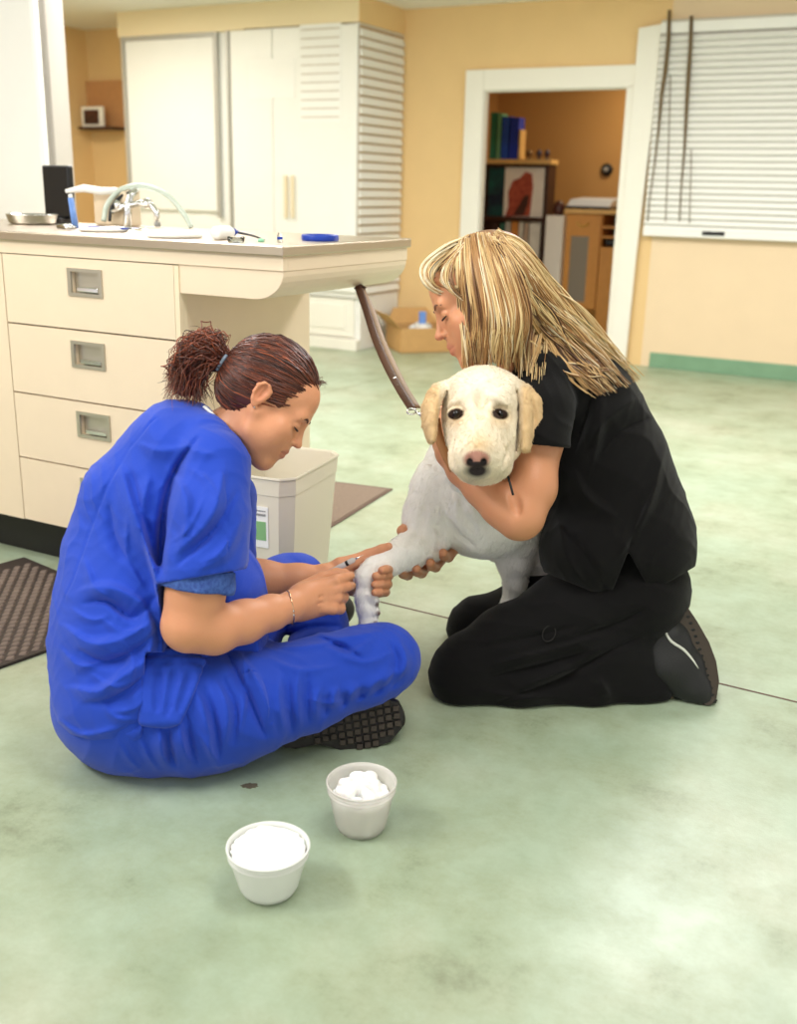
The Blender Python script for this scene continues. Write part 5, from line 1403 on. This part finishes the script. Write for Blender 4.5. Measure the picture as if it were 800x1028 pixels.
    h.stroke([(466,474),(479,470),(492,475)], .0014, .002, 'd', .3)
    h.stroke([(506,442),(511,454),(507,468)], .004, .014, 'd', .8); h.stroke([(455,440),(451,452),(454,466)], .003, .012, 'd', .8)
    h.c2([(484,436,2.22,30),(480,472,2.33,34)], .03)
    for ex in (457.5, 502): E_(ex, 415, 2.235, 8.5, 6.5, .012, 0, .004)
    for nx in (472, 486): E_(nx, 462, 2.132, 2.6, 3.0, .010, 0, .003, 'd')
    h.stroke([(449,388),(446,410),(446,440)], .004, .008, 'd', .4); h.stroke([(519,388),(521,415),(520,446)], .004, .008, 'd', .4)
    def ear(n, ks, wd, ws):
        for i in range(len(n)-1): h.cone(P(n[i][0], n[i][1], n[i][2]+sh), P(n[i+1][0], n[i+1][1], n[i+1][2]+sh), S(n[i][3], n[i][2]), S(n[i+1][3], n[i+1][2]), ks[i], 'u', wd=wd, ws=ws)
    wl = FW*.85-RT*.2; wr = FW*.7+RT*.2
    ear([(446,388,2.33,5.5),(439,394,2.31,6.0),(433,408,2.295,7.0),(432,424,2.285,6.2),(434,441,2.275,3.6)], (.010,.004,.002,.002), wl, 2.2)
    ear([(438,390,2.33,5),(429,408,2.32,4.5),(429,424,2.30,3.5)], (.004,.004), wl, 1.8)
    ear([(518,388,2.33,6),(526,394,2.305,6.4),(528,412,2.285,6.8),(528,432,2.275,6.2),(527,450,2.265,4.2)], (.010,.004,.002,.002), wr, 2.0)
    ear([(527,391,2.35,4.8),(536,404,2.35,6.5),(539,420,2.345,5.2),(534,436,2.33,3.8)], (.004,.004,.003), wr, 1.7)
    h.stroke([(533,398),(536,418),(533,440)], .003, .004, 'd', .4)
    for n_ in ([(449,392,2.11,1.0),(447,405,2.105,1.5),(446,422,2.10,1.8),(443,446,2.10,2.2)], [(519,392,2.11,1.0),(521,410,2.10,1.5),(520,430,2.09,1.8),(519,452,2.08,2.0)]):
        h.c2(n_, .004, 'd', wd=FW, ws=9)
    ear([(442,390,2.33,5.0),(436,397,2.30,6.5),(431,410,2.29,7.0),(431,426,2.28,6.2),(433,442,2.27,3.6)], (.006,.004,.002,.002), wl, 2.2)
    ear([(523,389,2.33,5.5),(528,397,2.30,6.5),(529,412,2.28,6.6),(529,432,2.27,6.0),(528,450,2.26,4.2)], (.006,.004,.002,.002), wr, 2.0)
    ear([(529,391,2.31,4.8),(538,404,2.30,6.5),(541,420,2.295,5.2),(535,438,2.285,3.8)], (.004,.003,.003), wr, 1.7)
    h.stroke([(534,396),(537,418),(534,442)], .0035, .003, 'd', .2)
    h.noise(.0006, 110, 4)
    nose = np.array(lin((176,128,112))[:3]); dark = np.array(lin((58,50,50))[:3]); tan = np.array(lin((218,184,134))[:3]); eye = np.array(lin((50,36,30))[:3]); pale = np.array(lin((242,232,212))[:3])
    def hcol(V):
        r = (V-CC); D = r@FW; x = 400+F*(r@RT)/D; y = 514-F*(r@UP)/D
        c = np.repeat((cream*.45+pale*.55)[None, :], len(V), 0)
        def mx(c, w, k): w = np.clip(w, 0, 1)[:, None]; return c*(1-w)+k*w
        c = mx(c, 1.2-np.hypot((x-485)/38, (y-384)/20), pale)
        for cx in (457.5, 502): c = mx(c, .8*(1-np.hypot((x-cx)/16, (y-418)/14)), tan)
        c = mx(c, .8*(1-np.hypot((x-481)/18, (y-446)/16)), tan)
        c = mx(c, .9*np.clip((444-x)/5, 0, 1)*np.clip((y-380)/10, 0, 1)*(y < 452)*(D < 2.20), tan); c = mx(c, .9*np.clip((x-520)/6, 0, 1)*np.clip((y-380)/10, 0, 1)*(y < 462), tan)
        c = mx(c, np.clip((D-2.18)/.05, 0, 1)*np.clip((y-440)/20, 0, 1), white)
        fr = D < 2.055
        c = mx(c, fr*3.5*(1-np.hypot((x-478.5)/15.5, (y-461)/10.5)), nose)
        c = mx(c, fr*2.5*(1-np.hypot((x-478.5)/13, (y-466)/3.2)), dark); 
        for nx in (471.5, 485.5): c = mx(c, fr*3*(1-np.hypot((x-nx)/4.2, (y-463.5)/4.2)), dark*.4)
        c = mx(c, fr*1.9*(1-np.hypot((x-479)/15.5, (y-472.5)/9.5)), dark)
        ff = D < 2.105
        for cx, rt in ((457.5, .10), (502, -.10)):
            c = mx(c, ff*4*(1-np.hypot((x-cx)/9.6, (y-415.5+rt*(x-cx))/6.4)), eye)
        return c
    o1 = soft('body', [v, h], FUR, t, [col, hcol], it=2)
    # smooth leather of the nose is separate so that it shines
    EM = mat('dark_eye', (22,14,11), .12, spec=.45)
    for ex in (457.8, 501.6):
        D = h.hit(ex, 415)
        MB().lathe(P(ex, 415.4, D+.0080), [(0,-.0100),(.0052,-.0085),(.0085,-.0052),(.0100,0),(.0085,.0052),(.0052,.0085),(0,.0100)], 24, axis=-FW).build('eye', EM, t)
    # short fur: fine tufts over the visible coat
    rr = np.random.default_rng(21); paths = []; rad = []; cols = []
    me = o1.data; n = len(me.vertices); co = np.empty(n*3, np.float32); me.vertices.foreach_get('co', co); co = co.reshape(-1, 3)
    nr = np.empty(n*3, np.float32); me.vertex_normals.foreach_get('vector', nr); nr = nr.reshape(-1, 3)
    ca = np.empty(n*4, np.float32); me.color_attributes['col'].data.foreach_get('color', ca); ca = ca.reshape(-1, 4)[:, :3]
    r_ = co-CC; D = r_@FW; x = 400+F*(r_@RT)/D; y = 514-F*(r_@UP)/D
    ok = np.where((ca.mean(1) > .38) & ((nr@FW) < .25) & (x < 560) & (D < 2.6))[0]
    pick = rr.choice(ok, min(26000, len(ok)), replace=False)
    for i in pick:
        hd = y[i] < 478 and D[i] < 2.24
        flow = -UP*1.0+RT*(.9*(x[i]-482)/60 if hd else -.25)
        nn = nr[i]/(np.linalg.norm(nr[i])+1e-9); f_ = flow-nn*(flow@nn); f_ /= np.linalg.norm(f_)+1e-9
        L_ = rr.uniform(.004, .0065)*(1 if hd else 1.6); f_ = f_+rr.normal(size=3)*.16
        p0 = co[i]-nn*.0006; paths.append(np.array([p0, p0+f_*L_*.5+nn*L_*.22, p0+f_*L_+nn*L_*.26])); rad.append(np.array([.00055,.00045,.00008])); cols.append(np.minimum(ca[i]*rr.uniform(.95, 1.08), 1))
    fm = mat('fine_fur', (236,222,200), .8, attr='col', spec=.15, sheen=.2)
    f_o = strands('fur', paths, rad, cols, fm, t, seg=3)
    f_o['kind'] = 'stuff'
    # collar strap under the ear
    MB().tube(smooth_path([P(437,420,2.17), P(440,437,2.17), P(447,455,2.17), P(456,472,2.17)], 14), .0100, seg=10, flat=.25, wdir=RT).build('collar', mat('tan_collar', (176,122,74), .5, bump=.2), t)
    MB().tube(smooth_path([P(506,470,2.12), P(511,482,2.095), P(515,497,2.085)], 8), .0026, seg=8).build('arm_crease_line', R['black'], t)  # dark line drawn in for the shaded crease of the bent arm
    return t
dog()
# ---------------------------------------------------------------- woman in black
def black_woman():
    base = P(560, 700, 2.33); base[2] = 0
    t = empty('person', base, 'kneeling person with long blonde hair in black scrubs, hugging the yellow dog', 'person')
    BK = mat('black_cloth', (15,14,14), .85, bump=.25, bscale=900, sheen=.08, spec=.15)
    # head
    DOFF[0] = .08
    o = P(485, 302, 2.13); X_, Y_, Z_ = frame((-.91, -.41, .0), (-.41, .91, 0)); s = 1.10
    neck = [(P(498, 316, 2.15), P(528, 360, 2.22), .050, .055), (P(528, 360, 2.22), P(556, 392, 2.28), .055, .07)]
    hv, q = headvol(o, X_, Y_, Z_, s, .002, neck, ext=.19)
    hc = head_color(o, X_, Y_, Z_, s, (206,144,106), (192,116,96), (210,120,96))
    DOFF[0] = .06
    near = armvol([(545,390,2.12),(525,535,2.12),(440,420,2.3)], .0024, .10)
    near.c2([(543,400,2.16,23),(540,440,2.13,24.5),(534,490,2.11,23.5),(523,516,2.10,23)], .02)
    near.c2([(521,519,2.10,23),(504,507,2.11,20.5),(484,490,2.12,17),(464,472,2.14,14),(451,455,2.17,12),(446,446,2.20,11)], .022)
    near.c2([(446,446,2.20,11),(443,432,2.24,13),(441,418,2.27,12)], .01, wd=FW, ws=1.4)
    for k, dx in enumerate((0, 3, 6, 9)): near.c2([(441+dx*.3,420,2.26+dx*.006,6),(438+dx,404,2.29+dx*.006,5),(440+dx,394,2.31+dx*.006,4.5)], .003)
    near.c2([(449,440,2.24,6),(454,428,2.27,5),(458,420,2.29,4.5)], .004)
    near.stroke([(513,492),(518,505),(520,515)], .004, .014, 'd', .5)
    DOFF[0] = 0
    far = armvol([(450,440,2.6),(400,575,2.42),(448,535,2.5)], .0024, .10)
    far.c2([(500,440,2.64,20),(462,474,2.58,18),(432,500,2.52,14),(417,524,2.46,11.5)], .02)
    far.c2([(417,524,2.46,11.5),(424,543,2.445,14),(432,548,2.44,13)], .012)
    far.c2([(414,528,2.44,7.5),(408,531,2.38,6.5),(404,533,2.34,6)], .005)
    for (x, y, dx) in ((405,579,3), (419,577,3), (433,571,3), (446,561,3)):
        far.c2([(x+13,y-20,2.44,6.5),(x+9,y-9,2.43,5.8),(x+4,y-2,2.39,5.6),(x,y-3,2.345,5.2),(x-1,y-6,2.315,4.4)], .003)
    core = Vol(P(590,560,2.4)-[.55,.45,.45], P(590,560,2.4)+[.45,.45,.45], .008)
    core.c2([(640,600,2.47,36),(615,520,2.42,34),(592,450,2.40,32),(567,410,2.38,24)], .03, wd=FW, ws=1.3)
    core.c2([(552,402,2.23,20),(570,408,2.36,24),(540,420,2.52,20)], .02); core.c2([(540,420,2.52,20),(485,446,2.63,17)], .02)
    core.c2([(630,595,2.38,38),(540,640,2.36,28),(462,676,2.33,18)], .02); core.c2([(462,684,2.33,14),(560,692,2.33,13),(645,690,2.36,12),(690,690,2.35,9)], .02)
    core.c2([(620,595,2.55,36),(540,610,2.6,26),(475,628,2.63,16)], .02); core.c2([(475,632,2.63,13),(620,650,2.62,12)], .02)
    bc = np.array(lin((206,144,106))[:3])
    fuse('body', [core, near, far, hv], SKIN, t, [lambda V: hc(V, np.repeat(bc[None, :], len(V), 0))]*4)
    hb_ = mat('brown_brow', (120,84,60), .7)
    for g_ in (-1, 1): brow(q, g_, hb_, t, th=.0018); lashes(q, g_, mat('dark_lash', (40,26,20), .7), t)
    # ---- top
    v = Vol(P(600,480,2.35)-[.42,.42,.42], P(600,480,2.35)+[.42,.42,.42], .0034)
    v.el2(585, 405, 2.37, 58, 50, .165, 25, .05); v.el2(608, 470, 2.39, 64, 74, .165, -18, .06); v.el2(625, 530, 2.41, 68, 60, .175, -5, .06)
    v.c2([(548,388,2.24,33),(575,384,2.35,37),(560,394,2.50,31)], .05)
    v.el2(640, 560, 2.42, 54, 44, .175, 0, .05); v.el2(590, 555, 2.38, 48, 46, .16, 0, .05)
    vs = Vol(v.lo, v.lo+(v.n-1)*v.h, v.h)
    DOFF[0] = .06; vs.c2([(545,384,2.165,32),(544,412,2.13,31),(541,440,2.11,29.5),(539,462,2.11,29)], .02); DOFF[0] = 0
    v.c2([(552,398,2.50,28),(530,424,2.58,25),(512,436,2.61,22)], .03)
    v.noise(.0016, 20, 31); v.wrinkle(.003, .08, RT*.6+UP*.6, 33, 1.0, 1.6); v.wrinkle(.002, .06, RT*.8-UP*.4, 35, 1.1, 1.6)
    cr = []
    def U_(pts, r): cr.append((pts, r*1.5, 20, .45))
    def G_(pts, r): cr.append((pts, -r*1.5, 12, .6))
    G_([(598,380),(588,420),(576,455)], .008); U_([(606,400),(600,440),(590,480)], .008); U_([(640,400),(610,420),(590,450)], .007); G_([(650,420),(620,435),(600,460)], .006)
    U_([(668,450),(650,510),(620,560)], .008); G_([(660,480),(640,520),(630,560)], .006); U_([(575,470),(590,500),(620,520)], .007)
    G_([(565,530),(590,560),(612,598)], .004); U_([(560,520),(570,560),(590,590)], .006)
    v.creases(cr)
    g = [(v.lo[k2]+v.h*np.arange(v.n[k2])).astype(np.float32) for k2 in range(3)]
    def cutplane(pa, pb, keep):
        n_ = np.cross(ray(*pa), ray(*pb)); n_ /= np.linalg.norm(n_)
        return -n_ if ray(*keep)@n_ > 0 else n_
    def dist(n_): return (g[0][:, None, None]-CC[0])*n_[0]+(g[1][None, :, None]-CC[1])*n_[1]+(g[2][None, None, :]-CC[2])*n_[2]
    # hem: front panel to the slit, back panel beyond
    a1 = np.maximum(dist(cutplane((540,572), (612,601), (580,500))), dist(cutplane((612,601), (630,555), (580,540))))
    a2 = np.maximum(dist(cutplane((640,603), (694,571), (650,500))), dist(cutplane((632,556), (652,592), (690,540))))
    v.A = np.maximum(v.A, np.minimum(a1, a2))
    # sleeve: its own cloth, cut and hollowed at the hem, then joined to the body of the top
    sl = dist(cutplane((530,446), (572,450), (550,400)))
    vs.noise(.0016, 20, 31); vs.wrinkle(.004, .06, RT*.7+UP*.5, 37, 1.0, 2.2)
    vs.A = np.maximum(vs.A, sl)
    DOFF[0] = .06; vs.c2([(542,430,2.115,26.8),(539,455,2.11,26.8)], 0, 'd'); DOFF[0] = 0
    k_ = .012; hh = np.maximum(k_-np.abs(v.A-vs.A), 0)/k_; v.A = (np.minimum(v.A, vs.A)-hh*hh*k_*.25).astype(np.float32)
    DOFF[0] = .08; v.c2([(500,320,2.15,26),(532,362,2.22,28)], .006, 'd'); DOFF[0] = 0
    soft('scrub_top', v, BK, t, it=1)
    # ---- trousers
    w = Vol(P(570,640,2.45)-[.55,.45,.32], P(570,640,2.45)+[.45,.45,.30], .0036)
    w.el2(640, 592, 2.44, 50, 50, .175, 0, .04); w.el2(632, 562, 2.43, 42, 36, .155, 0, .03)
    w.c2([(630,600,2.38,52),(570,618,2.36,42),(510,645,2.34,35),(470,668,2.33,31),(462,676,2.33,30)], .03)
    w.c2([(462,684,2.33,27),(520,690,2.32,22),(590,690,2.33,21),(640,690,2.35,20),(655,690,2.355,21)], .03)
    w.el2(600, 655, 2.36, 58, 34, .09, 10, .04); w.el2(540, 668, 2.35, 50, 28, .08, -10, .03)
    w.c2([(620,600,2.55,50),(540,612,2.60,36),(480,626,2.63,25),(474,630,2.63,23)], .03); w.c2([(474,634,2.63,21),(560,650,2.62,20),(640,650,2.60,20)], .03)
    w.noise(.0016, 20, 41); w.wrinkle(.003, .06, RT*.3+UP*.9, 43, .9, 1.6)
    cr = []
    def U_(pts, r): cr.append((pts, r*1.5, 14, .5))
    def G_(pts, r): cr.append((pts, -r*1.5, 10, .6))
    G_([(500,705),(560,682),(600,660),(640,640)], .008); U_([(490,668),(540,656),(600,640)], .007); G_([(490,680),(540,668),(590,654)], .006)
    U_([(520,690),(560,676),(590,668)], .006); U_([(600,680),(612,700)], .006); G_([(480,650),(530,640),(580,628)], .005)
    U_([(478,692),(520,700),(560,700)], .005); G_([(575,640),(620,625),(650,610)], .006)
    w.creases(cr)
    w.half([0,0,.003], [0,0,-1])
    soft('scrub_trousers', w, BK, t, it=1)
    ring = [P(551+6.5*math.cos(a)-1.5*math.sin(a), 636+8*math.sin(a), (w.hit(551, 636) or 2.25)-.004) for a in np.linspace(0, 2*math.pi, 21)[:-1]]
    MB().tube(ring, .0012, seg=7, closed=True).build('trouser_ring', mat('dark_metal', (50,48,46), .4, metal=.7), t)
    # ---- shoe
    SB = mat('black_shoe_leather', (26,26,26), .5, bump=.15, bscale=300); SM = mat('shoe_midsole', (64,55,46), .7)
    f = Vol(P(685,660,2.35)-.17, P(685,660,2.35)+.17, .0026)
    f.c2([(664,618,2.37,15),(672,640,2.36,20),(686,668,2.35,20),(699,692,2.34,15),(705,702,2.335,10)], .02)
    f.c2([(652,640,2.36,17),(668,668,2.355,20),(682,684,2.35,16)], .03)
    f.half([0,0,.003], [0,0,-1])
    sh_o = soft('shoe', f, SB, t)
    sole = [(678,598),(688,606),(700,624),(712,645),(719,664),(722,684),(719,702),(713,712),(706,713),(710,696),(707,676),(698,655),(686,634),(672,614)]
    def SD(x, y): return 2.335-(y-598)*.0002
    n = len(sole); fr = [P(x, y, SD(x, y)) for x, y in sole]; bk = [P(x, y, SD(x, y)+.075) for x, y in sole]
    vs = fr+bk; fs = [tuple(range(n-1, -1, -1)), tuple(range(n, 2*n))]+[(i, (i+1) % n, n+(i+1) % n, n+i) for i in range(n)]
    vs = [np.array([p[0], p[1], max(p[2], .003)]) for p in vs]
    so = MB().add(vs, fs).build('sole', SM, sh_o, bevel=.002)
    lg = MB()
    for i in range(16):
        tt = i/15; x = 684+34*tt**.75; y = 606+98*tt
        for j in (0, 1, 2):
            D = SD(x, y)-.001+j*.024; c = P(x-1.2+j*1.0, y, D+.004)
            lg.lathe(c, [(.0001,-.005),(.0042,-.004),(.0050,0),(.0042,.004),(.0001,.005)], 6, axis=RT, smooth=False)
    lg.build('tread', R['black'], so)
    st = smooth_path([(665,620,0),(668,634,0),(674,644,0),(686,652,0),(695,662,0),(701,671,0)], 16)
    pts = [P(x, y, (f.hit(x, y) or 2.32)-.001) for x, y, _ in st]
    MB().tube(pts, [.0012+.0022*math.sin(math.pi*i/15) for i in range(16)], seg=8).build('stripe', mat('pale_stripe', (206,208,196), .5), sh_o)
    # ---- hair
    HB = [lin(c)[:3] for c in ((226,200,148), (204,166,112), (172,128,80), (122,84,52), (240,226,192), (88,58,40))]
    HM = mat('blonde_hair', (214,178,122), .45, attr='col', spec=.5)
    DOFF[0] = .08
    b = Vol(P(540,320,2.15)-.36, P(540,320,2.15)+.36, .0034)
    b.ell(q(0,-.018,.036), np.array((.078,.098,.088))*s, (X_, Y_, Z_), .01)
    b.half(q(0,.062,.052), Y_*.92-Z_*.39, .004)
    b.ell(q(.078,.055,-.030), np.array((.045,.034,.060))*s, (X_, Y_, Z_), .004, 'd'); b.ell(q(-.078,.055,-.030), np.array((.045,.034,.060))*s, (X_, Y_, Z_), .004, 'd')
    b.c2([(494,262,2.10,27),(500,290,2.08,28),(502,322,2.08,27),(504,346,2.10,20)], .03)
    b.c2([(508,266,2.15,24),(530,306,2.17,23),(560,340,2.20,16),(600,364,2.24,9),(625,378,2.27,5)], .03, wd=FW, ws=1.6)
    hair = soft('hair', b, HM, t, lambda V: np.repeat(np.array(HB[3])[None, :]*1.15, len(V), 0))
    r6 = np.random.default_rng(12); paths = []; rad = []; cols = []
    def N_(s_): return r6.normal()*s_
    def clump(ctrl, n_s, width, wave, fr, ci, lift0=0.0, tip=.35, r0=.0007, r1=.0015):
        """a lock: ctrl (x, y, D) centre line; n_s strands fanned by width pixels"""
        n_ = 26; cl = smooth_path([(a[0], a[1], a[2]) for a in ctrl], n_); ph = r6.uniform(0, 6.28); tt = np.linspace(0, 1, n_)
        dx = np.gradient(cl[:, 0]); dy = np.gradient(cl[:, 1]); L_ = np.hypot(dx, dy)+1e-6; nx, ny = -dy/L_, dx/L_
        ds = []
        for i in range(n_):
            c_ = [d for d in (b.hit(cl[i, 0], cl[i, 1]), v.hit(cl[i, 0], cl[i, 1])) if d and abs(d-cl[i, 2]) < .15]; ds.append(min(c_)-.002 if c_ else cl[i, 2])
        ds = np.array(ds)
        for _ in range(4): ds = np.convolve(np.pad(ds, 2, 'edge'), [.1,.2,.4,.2,.1], 'valid')
        lift_c = r6.uniform(0, .006)+lift0
        for k in range(n_s):
            u = r6.normal()*.5; f = u*width*(1-(1-tip)*tt)*(.6+.4*np.sin(math.pi*np.minimum(tt*1.3+.1, 1)))
            off = f+np.sin(tt*fr+ph+u*.5)*wave*np.minimum(tt*1.6, 1)
            w3 = r6.normal(size=3)*.0012
            dd = ds-lift_c-.006*np.clip(tt-.6, 0, 1)/.4+abs(u)*.003+.0022*np.sin(tt*fr*1.1+ph+1.2+u*.6)+r6.normal()*.0012
            e_ = int(n_*r6.uniform(.84, 1)); 
            pts = np.array([P(cl[i, 0]+nx[i]*off[i], cl[i, 1]+ny[i]*off[i], dd[i])+w3*math.sin(5*tt[i]+ph) for i in range(e_)])
            paths.append(pts); rad.append(r6.uniform(r0, r1)*np.sin(np.pi*np.linspace(.2,.97,e_))**.5)
            c = np.array(HB[ci]) if r6.random() < .62 else np.array(HB[r6.choice(6, p=[.28,.30,.20,.10,.08,.04])]); cols.append(np.minimum(c*r6.uniform(.88, 1.1), 1))
    # curtain over the near side of the face
    for i in range(74):
        u = (i+.5)/74; u = min(max(u+N_(.012), 0), 1)
        x0 = 463+u*44; y0 = 239-5*math.sin(math.pi*min(u*1.2, 1))+(3 if u < .2 else 0)+8*max(u-.6, 0)
        x1 = 460+u*68; x2 = 461+u*86; x3 = 464+u*78+N_(3); yb_ = 374+u*8+N_(7)
        ci = r6.choice(6, p=[.32,.34,.18,.06,.07,.03])
        if .28 < u < .36 or .62 < u < .68: ci = 2
        clump([(x0, y0, 2.09), (x1, 266, 2.06), (x2, 312, 2.06), ((x2+x3)/2, 345, 2.07), (x3, yb_, 2.10)], 15, 4.6, r6.uniform(.8, 3.0), r6.uniform(5, 11), ci, .002*r6.random())
    # parting to the back: between the upper outline and the shoulder
    up_ = [(496,236),(524,250),(552,282),(590,320),(656,392)]; lo_ = [(503,246),(524,292),(540,335),(566,368),(604,404)]
    for i in range(60):
        u = (i+.5)/60; ex = [(a[0]*(1-u)+c[0]*u+N_(2), a[1]*(1-u)+c[1]*u+N_(2)) for a, c in zip(up_, lo_)]
        ci = r6.choice(6, p=([.34,.34,.16,.05,.08,.03] if u < .45 else [.10,.20,.24,.22,.03,.21]))
        clump([(x, y, D) for (x, y), D in zip(ex, (2.12, 2.13, 2.15, 2.17, 2.24))], 15, 5.2, r6.uniform(1.5, 4.5), r6.uniform(7, 14), ci, .002*r6.random(), tip=.4)
    # loose locks lying on the shoulder
    for i in range(16):
        a = r6.random(); clump([(530+a*10, 318+N_(6), 2.10), (546+a*22, 345+N_(5), 2.11), (566+a*34, 366+N_(5), 2.14), (586+a*36+N_(4), 382+N_(8), 2.17)], 8, 3.5, r6.uniform(2,5), r6.uniform(8,14), r6.choice([1,2,3,5]), .002)
    for x, y1 in ((536, 352), (541, 340), (546, 356)):
        clump([(528,290,2.07), (x-4,315,2.06), (x-6,y1-14,2.06), (x+6,y1,2.08)], 7, 2.5, 2, 7, 0, .006)
    # fringe swept round the forehead
    for i in range(30):
        u = (i+.5)/30; ci = 4 if u < .3 or .45 < u < .62 else (3 if .62 < u < .85 else 0)
        clump([(470, 238+u*2, 2.09), (447+u*14, 247+u*14, 2.075), (423+u*26, 268+u*6, 2.075), (430+u*16, 289-u*6, 2.062), (463, 303-u*16, 2.05)], 10, 2.4, r6.uniform(.4, 1.4), 7, ci, .001, tip=.8)
    for i in range(22):
        u = (i+.5)/22
        clump([(472, 238, 2.085), (462-u*4, 252+u*3, 2.06), (446+u*8, 270+u*3, 2.055), (446+u*10, 287+u*2, 2.05), (466, 300+u*4, 2.045)], 10, 2.8, r6.uniform(.4, 1.4), 7, int(r6.choice([0, 1, 2, 3, 4])), .004, tip=.8)
    strands('hair_locks', paths, rad, cols, HM, hair)
    DOFF[0] = 0
    return t
black_woman()
# ---------------------------------------------------------------- syringe held between the two hands of the woman in blue
e = empty('syringe', P(346, 567, 2.22), 'clear plastic syringe with black plunger tip held between two hands over the paw', 'syringe')
a, b = P(330, 575, 2.235), P(357, 561, 2.225); d = (b-a)/np.linalg.norm(b-a); L_ = np.linalg.norm(b-a)
MB().lathe(a, [(.0055,.0),(.0058,.002),(.0058,L_*.92),(.003,L_*.96),(.002,L_)], 18, axis=d).build('barrel', mat('frosted_clear', (236,240,240), .2, trans=.5, ior=1.2), e)
MB().lathe(a+d*L_*.64, [(.0060,0),(.0060,.006)], 16, axis=d).build('plunger_tip', R['black'], e)
MB().lathe(a-d*.016, [(.0075,0),(.0075,.0015),(.0025,.002),(.0025,.016)], 16, axis=d).build('plunger', R['white'], e)
MB().lathe(b, [(.0022,0),(.0018,.006),(.0006,.007),(.0004,.018)], 10, axis=d).build('needle', R['chrome'], e)
